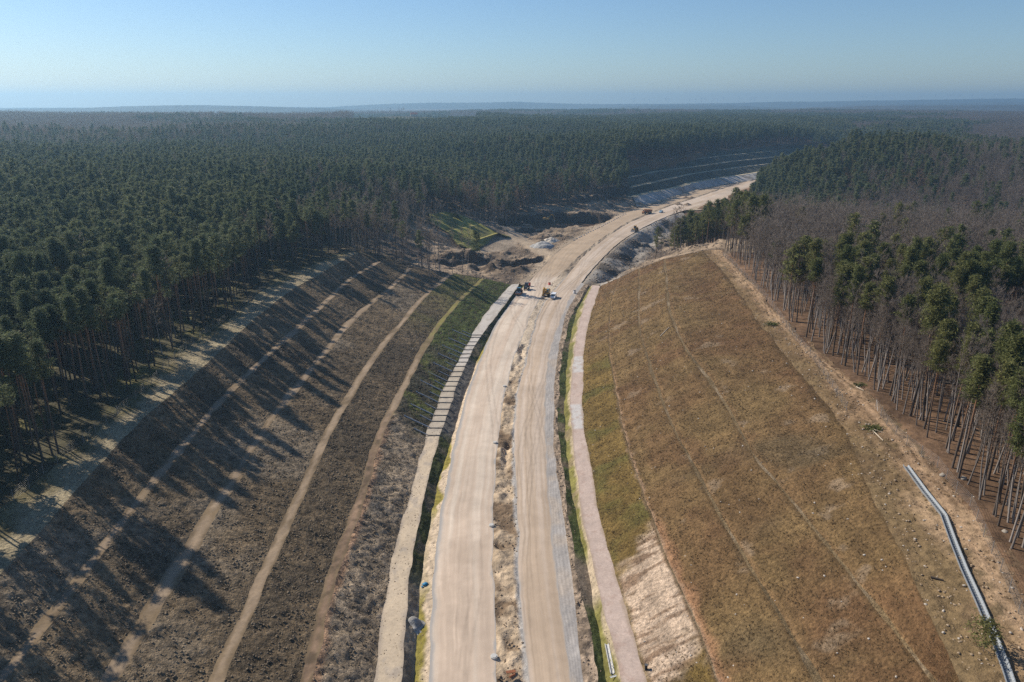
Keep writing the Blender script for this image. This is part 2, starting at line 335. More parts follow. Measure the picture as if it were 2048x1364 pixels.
# ground around the trees past the end of the brown slope
for a, b, z in [(1340,500,14),(1400,490,17.5),(1460,480,18),(1330,515,9)]: ctl.append(tuple(at(a, b, z)))
can(650, 240, 2150, 20); can(760, 240, 2100, 20); can(860, 238, 2150, 20); can(960, 236, 2000, 20); can(830, 229, 1650, 0); can(800, 229, 1650, 0); can(760, 230, 1650, 0)
ctl = np.array(ctl, float)
# thin out near-duplicates
keep = []
for i, p in enumerate(ctl):
    if all((p[0] - ctl[j, 0]) ** 2 + (p[1] - ctl[j, 1]) ** 2 > 9 for j in keep): keep.append(i)
ctl = ctl[keep]
D = np.sqrt(((ctl[:, None, :2] - ctl[None, :, :2]) ** 2).sum(-1))
A_ = np.block([[D - 0.0 * np.eye(len(ctl)), np.c_[np.ones(len(ctl)), ctl[:, :2] / 1000]], [np.c_[np.ones(len(ctl)), ctl[:, :2] / 1000].T, np.zeros((3, 3))]])
W_ = np.linalg.solve(A_, np.r_[ctl[:, 2], 0, 0, 0])
def T(x, y):
    x = np.asarray(x, float); y = np.asarray(y, float); sh = x.shape; x = x.ravel(); y = y.ravel(); o = np.empty(len(x))
    for i in range(0, len(x), 20000):
        a, b = x[i:i + 20000], y[i:i + 20000]
        d = np.sqrt((a[:, None] - ctl[None, :, 0]) ** 2 + (b[:, None] - ctl[None, :, 1]) ** 2)
        o[i:i + 20000] = d @ W_[:-3] + W_[-3] + (a * W_[-2] + b * W_[-1]) / 1000
    r = np.sqrt(x * x + y * y)
    k = sstep(2600, 3600, r)
    o = np.clip(o, -12, 60) * (1 - k) + 22 * k
    m = sstep(360, 620, r) * sstep(70, 220, np.maximum(X(Ln['LL'], y) - x, x - X(Ln['RR'], y))) * (1 - k)
    o = o + m * (1 - .75 * sstep(900, 1500, r)) * 8.0 * fbm(x, y, 230, 3, 401) - m * (2 + 2.5 * sstep(1100, 1900, r))
    return o.reshape(sh)
ENDX = np.array([X(Ln[n], YEND[n]) for n in LEFT]); ENDY = np.array([YEND[n] for n in LEFT])
def prof(x, y):
    """height of the cutting's cross-section at (x, y), nan outside it"""
    x = np.asarray(x, float); y = np.asarray(y, float)
    xs = np.stack([X(Ln[n], y) for n in LEFT], -1); zs = np.array([Ln[n]['z'] for n in LEFT])
    o = np.full(x.shape, np.nan)
    for k in range(len(LEFT) - 1):
        a, b = xs[..., k], xs[..., k + 1]; m = (x >= a) & (x < b)
        t = (x - a) / np.maximum(b - a, 1e-3); o = np.where(m, zs[k] + (zs[k + 1] - zs[k]) * t, o)
    return np.where(y < np.interp(x, ENDX, ENDY), o, np.nan)
def Hgt(x, y):
    p = prof(x, y); return np.where(np.isnan(p), T(x, y), p)
def ground(x, y): return float(Hgt(np.array([x]), np.array([y]))[0])
CN = ['C5','C4','C3','C2','C1','C0']
def in_c(x, y, m=0.0):
    return (y > 585) & (y < CY1) & (x > X(Ln['C5'], y) + m) & (x < X(Ln['RR'], y) + 12) & (y > np.interp(x, [X(Ln[n], CY0[n]) for n in CN], [CY0[n] for n in CN]) + m)
VX0, VX1, VY0, VY1 = -78.0, 128.0, 288.0, 640.0

# ------------------------------------------------------------------ the ground sheet (polar grid out to the horizon)
ang = np.radians(np.concatenate([np.arange(-100, -46, 2.0), np.arange(-46, 46.01, .36), np.arange(48, 101, 2.0)]))
rad = [14.0]
while rad[-1] < 9000: rad.append(rad[-1] * 1.0145)
rad = np.array(rad)
rr, aa = np.meshgrid(rad, ang, indexing='ij')
gx, gy = rr * np.sin(aa), rr * np.cos(aa)
gz = T(gx, gy)
gz = gz + fbm(gx, gy, 9, 3, 3) * .35 * sstep(15, 60, rr) * (1 - sstep(1500, 3000, rr))
xl, xr = X(Ln['FL'], gy) + 1.5, X(Ln['FR'], gy) - 1.5
p = prof(gx, gy)
ins = (gx > xl) & (gx < xr) & ~np.isnan(p) & (gy < np.interp(gx, ENDX, ENDY) - 2.0)
gz = np.where(ins, np.minimum(gz, np.nan_to_num(p) - 2.0), gz)
roadm = (gx > X(Ln['LL'], gy) - 2) & (gx < X(Ln['RR'], gy) + 2) & (gy > 318) & (gy < 1040)
gz = np.where(roadm, np.minimum(gz, -2.5), gz)
vm = (gx > VX0 + 4) & (gx < VX1 - 4) & (gy > VY0 + 4) & (gy < VY1 - 4)
gz = np.where(vm, np.minimum(gz - 6.0, gz - 6.0), gz)
gz = np.where(in_c(gx, gy, 3.0), gz - 30, gz)
k1 = fbm(gx, gy, 22, 4, 21)[..., None]; k2 = fbm(gx, gy, 5, 3, 5)[..., None]
litterL = np.array([.072, .062, .034]); litterR = np.array([.14, .085, .05])
side = sstep(-20, 20, gx)[..., None]
gc = (litterL * (1 - side) + litterR * side) * (1 + .35 * k1 + .3 * k2)
moss = (sstep(.1, .7, fbm(gx, gy, 7, 3, 9))[..., None]) * (1 - side)
gc = gc * (1 - .7 * moss) + np.array([.16, .14, .045]) * .7 * moss
far = sstep(2200, 3200, rr)[..., None]
gc = np.clip(gc * (1 - far) + np.array([.11, .088, .066]) * (1 + .4 * fbm(gx, gy, 300, 3, 8)[..., None]) * far, .01, 1)
me = mesh_np('ground', np.stack([gx, gy, gz], -1).reshape(-1, 3), grid_faces(len(rad), len(ang)), M['floor'], gc.reshape(-1, 3), smooth=True)
tag(obj('ground', me), 'forest floor of needles, moss and dry leaves stretching to the horizon', kind='structure')

# ------------------------------------------------------------------ strips between the feature lines
def rows_y():
    y = [Y0]
    while y[-1] < 310: y.append(y[-1] + max(.36, .0030 * y[-1]))
    return (np.array(y) - Y0) / (y[-1] - Y0)
SROW = rows_y()
def jit(y, seed, amp):
    return amp * (fbm(y, y * 0 + seed * 3.1, 5.0, 4, seed) * .7 + fbm(y, y * 0 + seed, 18.0, 2, seed + 3) * .8)
JIT = {'FL':1.2,'Lc':.35,'B1':.4,'B2':.4,'B3':.34,'B4':.4,'PL':.42,'PR':.34,'DB':.3,'LL':.26,'LR':.3,'RL':.34,'RR':.24,'GR':.3,'DL':.45,'DC':.35,'QL':.3,'QR':.3,'R1':.3,'RA':.3,'RB':.3,'Rc':.5,'FR':1.2}
def edge(n, off=0.0, dz=0.0, seed=None):
    l = Ln[n]; y = Y0 + SROW * (YEND[n] - Y0)
    x = X(l, y) + off + jit(y, (LEFT.index(n) * 7 + int(off * 3) + 50) if seed is None else seed, JIT[n])
    return np.stack([x, y, np.full_like(y, l['z'] + dz)], -1)
def strip(name, Ea, Eb, nc, mat, colf, amp=0.0, nscale=1.2, sag=0.0, seed=1, label=None, sharp=False, octv=3):
    t = np.linspace(0, 1, nc)[None, :, None]
    P = Ea[:, None, :] * (1 - t) + Eb[:, None, :] * t
    wd = np.sqrt(((Ea - Eb) ** 2).sum(-1))[:, None]
    d = np.minimum(t[..., 0], 1 - t[..., 0]) * wd
    fade = np.clip(d / .6, 0, 1)
    x, y = P[..., 0], P[..., 1]
    n = fbm(x, y, nscale, octv, seed)
    if sharp: n = n - .5 * np.abs(fbm(x, y, nscale * 2.5, 3, seed + 9))
    P[..., 2] += amp * n * fade - sag * np.sin(np.pi * t[..., 0])
    c = colf(x, y, t[..., 0] + 0 * x, n)
    uv = np.stack([t[..., 0] * wd + 0 * x, y], -1)
    me = mesh_np(name, P.reshape(-1, 3), grid_faces(P.shape[0], nc), mat, np.clip(c, .004, .95).reshape(-1, 3), uv.reshape(-1, 2), smooth=True)
    o = obj(name, me); tag(o, label, kind='structure'); return o
def V3(*a): return np.array(a)
def mixc(a, b, k): return a * (1 - k[..., None]) + b * k[..., None]
def base(c, x, y, v=.25, sc=14, seed=2):
    return np.asarray(c) * (1 + v * fbm(x, y, sc, 4, seed)[..., None])

# --- terraced slope (clumpy stone-and-turf cover) with earth benches
C_TIER = V3(.175, .125, .073); C_GREY = V3(.24, .19, .132); C_DARK = V3(.095, .072, .046); C_BENCH = V3(.30, .222, .148); C_GREEN = V3(.135, .13, .035)
def tier_col(lo_green=0.0, grey_top=0.0, dk=0.0):
    def f(x, y, t, n):
        c = base(C_TIER, x, y, .3, 11, 4)
        c = mixc(c, C_GREY, sstep(.1, .9, fbm(x, y, 17, 3, 14) + grey_top) * .6)
        c = mixc(c, C_DARK, sstep(.0, .9, fbm(x, y, 13, 3, 24) + dk) * .7)
        if lo_green: c = mixc(c, base(C_GREEN, x, y, .3, 5, 6), np.clip(sstep(lo_green, lo_green + 60, y + 18 * fbm(x, y, 14, 3, 33)), 0, 1) * .9)
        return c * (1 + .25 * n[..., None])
    return f
def bench_col(x, y, t, n):
    c = base(C_BENCH, x, y, .22, 5, 5)
    g = sstep(205, 250, y + 14 * fbm(x, y, 12, 3, 3)) * (x > X(Ln['B4'], y) - 4)
    c = mixc(c, base(V3(.22, .195, .055), x, y, .25, 4, 8), g * .9)
    rk = (1 - sstep(150, 175, y)) * (x > X(Ln['B4'], y) - 4); c = mixc(c, mixc(base(V3(.245, .165, .108), x, y, .35, 3, 18), V3(.12, .085, .055), sstep(-.1, .6, fbm(x, y, 2.5, 4, 28))), rk)
    c = mixc(c, base(C_TIER, x, y, .3, 3, 6), sstep(.12, .5, np.abs(t - .5) + .22 * fbm(x, y, 3.0, 4, 11)) * .9)
    return mixc(c, base(C_TIER, x, y, .3, 3, 6), sstep(.3, .8, fbm(x, y, 9, 4, 41)) * .7)
strip('crest_verge', edge('FL'), edge('Lc', -.6), 22, M['turf'],
      lambda x, y, t, n: mixc(base(V3(.36, .295, .185), x, y, .22, 6, 3), base(V3(.17, .14, .07), x, y, .3, 5, 7), np.clip(sstep(.62, .05, t + .3 * fbm(x, y, 6, 3, 4)), 0, 1)), amp=.16, nscale=2.0, label='pale dry grass verge between the pine stand and the terraced slope')
BW = {'B1':1.0,'B2':1.15,'B3':1.0,'B4':.95}
seq = [('Lc', -.6), ('B1', -BW['B1'])]
tiers = [(('Lc', -.6), ('B1', -BW['B1']), tier_col(0, .1, .1)), (('B1', BW['B1']), ('B2', -BW['B2']), tier_col(0, -.1, .25)), (('B2', BW['B2']), ('B3', -BW['B3']), tier_col(0, .25, -.2)),
         (('B3', BW['B3']), ('B4', -BW['B4']), tier_col(225, -.5, .45))]
for i, (a, b, cf) in enumerate(tiers):
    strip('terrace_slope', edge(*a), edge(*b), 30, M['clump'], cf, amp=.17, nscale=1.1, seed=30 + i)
for n in ('B1', 'B2', 'B3', 'B4'):
    strip('bench_path', edge(n, -BW[n]), edge(n, BW[n]), 10, M['path'], bench_col, amp=.06, nscale=.9, seed=40)
# lowest tier: grass far off, dark and mossy by the pipes, bare grey stone nearer
def low_col(x, y, t, n):
    g = base(V3(.085, .098, .028), x, y, .35, 4, 6)
    dk = base(V3(.075, .065, .04), x, y, .5, 3, 16); dk = mixc(dk, V3(.12, .125, .035), sstep(.0, .6, fbm(x, y, 5, 3, 19)))
    gr = base(V3(.31, .235, .155), x, y, .35, 4, 26); gr = mixc(gr, V3(.17, .14, .105), sstep(.1, .7, fbm(x, y, 4, 4, 29)))
    yy = y + 7 * fbm(x, y, 8, 3, 12)
    c = mixc(g, dk, sstep(232, 205, yy)); c = mixc(c, gr, sstep(166, 152, yy + 10 * (t - .5)))
    rust = sstep(.16, .04, t + .06 * fbm(x, y, 4, 3, 44)) * sstep(170, 150, y)
    c = mixc(c, V3(.38, .235, .14), rust)
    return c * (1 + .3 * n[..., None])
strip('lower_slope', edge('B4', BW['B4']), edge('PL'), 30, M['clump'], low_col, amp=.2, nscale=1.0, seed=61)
def lpath_col(x, y, t, n):
    c = mixc(base(V3(.56, .45, .32), x, y, .1, 5, 7), base(V3(.53, .48, .42), x, y, .06, 5, 8), sstep(200, 215, y)); 
    c = mixc(c, base(V3(.47, .40, .31), x, y, .12, 3, 8), sstep(158, 164, y) * sstep(215, 205, y))
    c = mixc(c, V3(.34, .28, .22), sstep(.34, .52, np.abs(t - .5) + .13 * fbm(x, y, 3, 4, 72)) * .7)
    return mixc(c, V3(.36, .31, .26), sstep(.2, .8, fbm(x * 2, y, 3, 4, 71)) * .6)
strip('service_path', edge('PL'), edge('PR'), 14, M['path'], lpath_col, amp=.05, nscale=1.4, seed=70)
def rockz(y): return sstep(160, 166, y) * sstep(222, 214, y)
def ditchL_col(x, y, t, n):  # face turned from the sun: its shade painted in as darker green and rock
    g = base(V3(.072, .078, .026), x, y, .35, 3, 6); g = mixc(g, base(V3(.20, .155, .10), x, y, .3, 2, 5), sstep(.1, .6, fbm(x, y, 4, 4, 88)) * .8); rk = base(V3(.16, .14, .115), x, y, .3, 2.5, 9)
    c = mixc(g, rk, rockz(y)); s = sstep(112, 100, y + 3 * fbm(x, y, 5, 2, 3)); return mixc(c, base(V3(.30, .24, .17), x, y, .35, 2, 3), s)
def ditchR_col(x, y, t, n):  # sunward face: sunlight painted in as bright yellow-green and pale sand
    g = base(V3(.26, .215, .05), x, y, .3, 3, 6); sd = base(V3(.56, .44, .31), x, y, .2, 2, 9)
    k = np.clip(rockz(y) + sstep(.35, .75, t + .5 * fbm(x, y, 5, 3, 8)) * sstep(215, 190, y), 0, 1)
    k = np.maximum(k, sstep(132, 124, y) * sstep(100, 106, y) * .8)
    return mixc(g, sd, k)
strip('drainage_ditch', edge('PR'), edge('DB'), 12, M['soil'], ditchL_col, amp=.13, nscale=.9, seed=80)
strip('drainage_ditch', edge('DB'), edge('LL'), 14, M['soil'], ditchR_col, amp=.12, nscale=.8, seed=81)
# --- carriageways: one continuous loft past the valley
def road_edges(n, seed):
    y = np.concatenate([Y0 + SROW * (326 - Y0), np.arange(328, 1040, 2.0)])
    return np.stack([X(Ln[n], y) + jit(y, seed, JIT[n]), y, np.full_like(y, 0.0)], -1)
def road_col(cA, cB, greyL, greyR, brown=False):
    def f(x, y, t, n):
        a = fbm(t * 9, y * .012, 1, 4, 7)
        c = mixc(np.asarray(cA) + 0 * x[..., None], np.asarray(cB), sstep(-.5, .6, a))
        c = c * (1 + .09 * fbm(x, y, 16, 4, 3)[..., None]) * (1 + .06 * fbm(t * 26 + .4 * fbm(y, y * 0, 40, 2, 9), y * .012, 1, 3, 12)[..., None]) * (1 + .075 * fbm(x, y, 1.6, 4, 19, .7)[..., None]) * (1 - .10 * sstep(.25, .9, fbm(x, y, 13, 4, 29))[..., None])
        if brown: c = mixc(c, base(V3(.43, .315, .205), x, y, .16, 6, 5), sstep(322, 350, y + 8 * fbm(x, y, 10, 2, 2)) * .85)
        k = np.maximum(sstep(greyL, greyL * .3, t + .02 * fbm(x, y, 3, 3, 2)) if greyL else 0 * t, sstep(1 - greyR, 1 - greyR * .3, t + .02 * fbm(x, y, 3, 3, 4)) if greyR else 0 * t)
        c = mixc(c, V3(.40, .37, .335), k * sstep(330, 300, y))
        rng_ = np.random.default_rng(int(cA[0] * 1000))
        for q in range(9):
            o_, a_, f_, p_ = rng_.uniform(.12, .88), rng_.uniform(.02, .16), rng_.uniform(40, 130), rng_.uniform(0, 6); y0_ = rng_.uniform(40, 420); ln_ = rng_.uniform(40, 160)
            tc_ = o_ + a_ * np.sin(y / f_ * 6.28 + p_); m_ = np.maximum(sstep(.03, .012, np.abs(t - tc_)), sstep(.03, .012, np.abs(t - tc_ - .15))) * sstep(0, 12, y - y0_) * sstep(0, 12, y0_ + ln_ - y)
            c = c * (1 - (.13 if q % 3 else -.09) * m_ * (.6 + .6 * vnoise(x * 1.3, y * 1.3, q)))[..., None]
        for q in range(7):
            yc_ = rng_.uniform(150, 345) if q < 4 else rng_.uniform(300, 345); sl_ = rng_.uniform(14, 45) * rng_.choice([-1, 1]); tc_ = .5 + .5 * np.tanh((y - yc_) / sl_)
            m_ = np.maximum(sstep(.03, .012, np.abs(t - tc_)), sstep(.03, .012, np.abs(t - tc_ - .13))) * sstep(2.2, 1.4, np.abs(y - yc_) / abs(sl_)); c = c * (1 - .17 * m_)[..., None]
        wet = sstep(.45, .95, fbm(x, y, 9, 3, 91)) * .24
        return mixc(c, V3(.33, .25, .18), wet)
    return f
def road(name, a, b, nc, cf, label):
    Ea, Eb = road_edges(a, LEFT.index(a) * 7 + 50), road_edges(b, LEFT.index(b) * 7 + 50)
    t = np.linspace(0, 1, nc)[None, :, None]; P = Ea[:, None] * (1 - t) + Eb[:, None] * t
    x, y = P[..., 0], P[..., 1]
    n = fbm(x, y, 6, 2, 5); P[..., 2] += .12 * np.sin(np.pi * t[..., 0]) + .02 * n
    far_rough = sstep(600, 680, y); P[..., 2] += far_rough * .5 * np.maximum(fbm(x, y, 9, 3, 77), 0)
    wd = np.sqrt(((Ea - Eb) ** 2).sum(-1))[:, None]
    me = mesh_np(name, P.reshape(-1, 3), grid_faces(P.shape[0], nc), M['road'], np.clip(cf(x, y, t[..., 0] + 0 * x, n), .01, .95).reshape(-1, 3),
                 np.stack([t[..., 0] * wd + 0 * x, y], -1).reshape(-1, 2), smooth=True)
    return tag(obj(name, me), label, kind='structure')
road('carriageway', 'LL', 'LR', 36, road_col((.58, .455, .345), (.66, .55, .435), .09, .03, True), 'wider compacted sand carriageway beside the terraced slope')
road('carriageway', 'RL', 'RR', 30, road_col((.49, .375, .27), (.57, .46, .36), .03, .05), 'narrower compacted sand carriageway beside the brown grass slope')
# --- median: dug-up sand and soil
def med_col(x, y, t, n):
    c = base(V3(.50, .38, .255), x, y, .25, 3, 4); c = mixc(c, V3(.21, .145, .09), sstep(-.1, .6, fbm(x, y, 5, 4, 14) - n * .5))
    c = mixc(c, V3(.60, .50, .38), sstep(190, 230, y) * .6)
    c = mixc(c, V3(.40, .37, .335), sstep(.8, .95, t + .08 * fbm(x, y, 3, 3, 8)))
    return mixc(c, mixc(base(V3(.20, .15, .105), x, y, .4, 4, 3), V3(.42, .33, .23), sstep(.1, .7, fbm(x, y, 7, 4, 44))), sstep(330, 350, y) * .9)
def medE(n):
    E = road_edges(n, LEFT.index(n) * 7 + 50); return E
Ea, Eb = medE('LR'), medE('RL')
mt = np.linspace(0, 1, 16)[None, :, None]
Pm = Ea[:, None] * (1 - mt) + Eb[:, None] * mt
xm, ym, tm = Pm[..., 0], Pm[..., 1], mt[..., 0] + 0 * Pm[..., 0]
dn = fbm(xm, ym, 2.6, 4, 90); tr = fbm(xm, ym, 9, 3, 95)
amp = np.where(ym < 235, .6, np.where(ym > 335, .55, .2)) * np.clip(np.minimum(tm, 1 - tm) * 5, 0, 1)
trench = np.exp(-((tm - .55 + .2 * fbm(ym, ym * 0, 11, 2, 5)) / .22) ** 2) * sstep(-.25, .5, fbm(ym, ym * 0 + 7, 14, 2, 15)) * (ym < 235)
Pm[..., 2] += amp * dn - 1.0 * trench
tag(obj('median_strip', mesh_np('median_strip', Pm.reshape(-1, 3), grid_faces(Pm.shape[0], 16), M['soil'], np.clip(med_col(xm, ym, tm, dn + 1.2 * trench), .02, .9).reshape(-1, 3), smooth=True)), 'dug-up sandy median between the two carriageways', kind='structure')
strip('gravel_shoulder', edge('RR'), edge('GR'), 14, M['path'], lambda x, y, t, n: mixc(base(V3(.40, .365, .33), x, y, .12, 5, 3), V3(.5, .4, .3), sstep(.2, .9, fbm(x, y, 7, 3, 13)) * .5) * (1 + .2 * np.sin(t * 26 + 3 * fbm(x, y, 9, 2, 4))[..., None] * .5), amp=.07, nscale=1.1, seed=100)
strip('soil_bank', edge('GR'), edge('DL'), 10, M['soil'], lambda x, y, t, n: mixc(base(V3(.36, .27, .19), x, y, .35, 2, 3), V3(.16, .12, .085), sstep(0, .6, n)), amp=.35, nscale=1.4, seed=101, octv=4)
def d2a(x, y, t, n):  # shaded ditch face, the shade put into a dark green
    c = base(V3(.07, .082, .026), x, y, .35, 3, 6); c = mixc(c, base(V3(.2, .15, .10), x, y, .3, 2, 5), sstep(.05, .6, fbm(x, y, 5, 4, 87)) * .85); return mixc(c, base(V3(.19, .15, .11), x, y, .35, 2, 9), np.clip(sstep(116, 110, y) * sstep(98, 103, y) + sstep(285, 300, y) * .7, 0, 1))
def d2b(x, y, t, n):  # opposite ditch face, sunlight put into a lighter grass colour
    c = base(V3(.20, .18, .055), x, y, .3, 3, 6); c = mixc(c, base(V3(.28, .21, .13), x, y, .3, 2, 5), sstep(.1, .6, fbm(x, y, 5, 4, 86)) * .7); c = mixc(c, V3(.13, .13, .045), sstep(.1, .8, fbm(x, y, 9, 3, 31)))
    return mixc(c, base(V3(.45, .36, .25), x, y, .2, 2, 9), np.clip(sstep(116, 110, y) * sstep(98, 103, y) + sstep(.55, .9, t + .4 * fbm(x, y, 5, 3, 8)) * .8, 0, 1))
strip('drainage_ditch', edge('DL'), edge('DC'), 10, M['soil'], d2a, amp=.13, nscale=.9, seed=102)
strip('drainage_ditch', edge('DC'), edge('QL'), 10, M['soil'], d2b, amp=.12, nscale=.9, seed=103)
def rp_col(x, y, t, n):
    c = base(V3(.53, .415, .345), x, y, .1, 3, 7)
    for y0_, y1_ in ((206, 220), (166, 181)):
        c = mixc(c, V3(.56, .52, .48), sstep(y0_ - .8, y0_ + .3, y) * sstep(y1_ + .8, y1_ - .3, y))
    c = mixc(c, V3(.36, .27, .19), sstep(.36, .52, np.abs(t - .5) + .13 * fbm(x, y, 3, 4, 72)) * .7)
    return mixc(c, V3(.42, .30, .24), sstep(.1, .8, fbm(x * 2, y * 2, 2.4, 4, 77)) * .6)
strip('service_path', edge('QL'), edge('QR'), 14, M['path'], rp_col, amp=.04, nscale=1.2, seed=104)
# --- brown grass slope
def slope_col(k):
    def f(x, y, t, n):
        c = base(V3(.185, .118, .056), x, y, .22, 13, 3)
        c = mixc(c, base(V3(.215, .15, .068), x, y, .2, 5, 13), sstep(-.2, .7, fbm(x, y, 24, 4, 23)))
        c = mixc(c, V3(.155, .085, .045), sstep(.15, .8, fbm(x, y, 11, 4, 43)) * .45)
        c = mixc(c, V3(.30, .23, .15), sstep(.6, .9, fbm(x, y, 6, 4, 53)) * .75)
        c = mixc(c, V3(.13, .105, .06), sstep(.35, .95, fbm(x, y, 18, 3, 83)) * .6)
        if k == 0:
            g = base(V3(.20, .142, .048), x, y, .25, 5, 3); g = mixc(g, V3(.145, .128, .04), sstep(.0, .7, fbm(x, y, 8, 3, 4)))
            c = mixc(c, g, sstep(230, 205, y + 5 * fbm(x, y, 9, 2, 3)))
            # bare washed-out patch of pale marl
            yy = y + 5 * fbm(x, y, 4, 4, 93) - 9 * (t - .5); bare = sstep(113, 105, yy) * sstep(80, 86, yy)
            str_ = fbm(x * .3 + y * .12, y * 1.7 - x * .25, 1.4, 4, 5)
            c = mixc(c, mixc(base(V3(.62, .50, .37), x, y, .15, 2, 3), V3(.30, .215, .145), sstep(-.05, .6, str_)), bare)
        band = sstep(.08, .0, t + .03 * fbm(x, y, 3, 3, 63)); c = mixc(c, V3(.27, .175, .085) if k else V3(.2, .15, .06), band * .7)
        if k == 1:
            og = sstep(.2, .03, t + .1 * fbm(x, y, 5, 3, 73)) * sstep(128, 112, y); c = mixc(c, V3(.36, .21, .115), og * .85)
            st = sstep(.05, .0, t + .05 * fbm(x, y, 2, 3, 74)) * sstep(215, 160, y); c = mixc(c, V3(.40, .28, .18), st * .8)
        if k == 0:
            st = sstep(.95, 1.0, t + .06 * fbm(x, y, 2, 3, 74)) * sstep(215, 160, y); c = mixc(c, V3(.38, .27, .17), st * .7)
        dk = sstep(.93, 1.0, t + .03 * fbm(x, y, 4, 2, 3)); c = mixc(c, V3(.11, .075, .036), dk * .75)
        c = c * (1 + .13 * fbm(t * 9 + .5 * fbm(y, y * 0, 60, 2, k + 3), y * .02, 1, 3, 12 + k)[..., None])
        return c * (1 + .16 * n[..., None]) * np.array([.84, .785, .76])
    return f
QS = [(('QR', 0.0), ('R1', -.12)), (('R1', .12), ('RA', -.38)), (('RA', .3), ('RB', -.38)), (('RB', .3), ('Rc', 0.0))]
QS = [(edge(*a), edge(*b)) for a, b in QS]
for k in range(4):
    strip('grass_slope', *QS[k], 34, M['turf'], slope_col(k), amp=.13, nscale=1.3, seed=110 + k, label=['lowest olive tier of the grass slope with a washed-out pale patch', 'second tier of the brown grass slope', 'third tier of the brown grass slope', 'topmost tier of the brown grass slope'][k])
def sbench(x, y, t, n): return mixc(base(V3(.20, .14, .072), x, y, .3, 6, 3), V3(.32, .24, .15), sstep(.0, .8, fbm(x, y, 7, 4, 13)) * .8)
for k, n_ in enumerate(('R1', 'RA', 'RB')): strip('slope_bench', QS[k][1], QS[k + 1][0], 5, M['turf'], sbench, amp=.1, nscale=1.1, seed=117 + k)
def verge_col(x, y, t, n):
    c = base(V3(.24, .155, .088), x, y, .3, 4, 3); c = mixc(c, base(V3(.36, .245, .145), x, y, .15, 3, 6), sstep(-.1, .6, fbm(x, y, 9, 4, 8) + .5 * np.sin(t * 3.1) - .4))
    c = mixc(c, V3(.13, .095, .05), sstep(.25, .8, fbm(x, y, 3.2, 4, 18)) * .8)
    trk = sstep(.08, .02, np.abs(t - .68)) + sstep(.05, .02, np.abs(t - .82)); c = mixc(c, V3(.42, .28, .17), trk * .6)
    sl_ = mixc(base(V3(.175, .115, .058), x, y, .25, 7, 33), V3(.205, .14, .07), sstep(0, .6, fbm(x, y, 12, 3, 35)))
    c = mixc(sl_, c, sstep(.12, .62, t + .3 * fbm(x, y, 7, 4, 38)))
    return mixc(c, V3(.15, .098, .058), sstep(.78, 1.0, t + .15 * fbm(x, y, 5, 3, 28)))
strip('crest_verge', edge('Rc'), edge('FR'), 40, M['soil'], verge_col, amp=.22, nscale=1.3, seed=120, octv=4, label='sandy tracked verge between the brown grass slope and the wood')

# --- second cutting (dark terraces, pale benches, white toe)
def cedge(n, off=0.0):
    l = Ln[n]; s = np.linspace(0, 1, 330); y = CY0[n] + s * (CY1 - CY0[n])
    return np.stack([X(l, y) + off * 1.2 + jit(y, int(off * 5) + ord(n[1]) + 200, .5), y - off * .5, np.full_like(y, l['z'])], -1)
dark_c = lambda x, y, t, n: base(V3(.085, .08, .055), x, y, .3, 12, 3)
def cbench(x, y, t, n): return mixc(base(V3(.50, .415, .26), x, y, .2, 8, 3), V3(.26, .21, .13), sstep(.1, .8, fbm(x, y, 14, 3, 5)) * .6)
for i, (a, b) in enumerate(zip(CN[:-1], CN[1:])):
    ea, eb = cedge(a, 2.2 if i else 0), cedge(b, -2.2 if b != 'C0' else 0)
    cf = dark_c if b != 'C0' else (lambda x, y, t, n: mixc(base(V3(.47, .425, .37), x, y, .2, 7, 3), V3(.24, .19, .14), sstep(.2, .8, fbm(x, y, 9, 4, 6)) * .7))
    strip('far_terrace_slope', ea, eb, 12, M['clump'] if b != 'C0' else M['soil'], cf, amp=.3, nscale=2.5, seed=140 + i)
    if i: strip('far_bench_path', cedge(a, -2.2), cedge(a, 2.2), 4, M['path'], cbench, amp=.1, nscale=1.5, seed=150)
Ec, Er = cedge('C0'), cedge('C0'); Er = Ec.copy(); Er[:, 0] = X(Ln['LL'], Ec[:, 1]) ; Er[:, 2] = -.15
strip('far_road_verge', Ec, Er, 10, M['soil'], lambda x, y, t, n: mixc(base(V3(.42, .32, .22), x, y, .2, 6, 3), V3(.15, .12, .09), sstep(.6, .75, t) * sstep(.95, .85, t)), amp=.25, nscale=3, seed=160)
Ea = np.stack([X(Ln['RR'], np.arange(560, 1040, 3.0)), np.arange(560, 1040, 3.0), 0 * np.arange(560, 1040, 3.0) - .1], -1); Eb = Ea + np.array([16, -4, .6])
strip('far_road_verge', Ea, Eb, 10, M['soil'], lambda x, y, t, n: base(V3(.45, .35, .24), x, y, .25, 6, 3), amp=.3, nscale=3, seed=161)

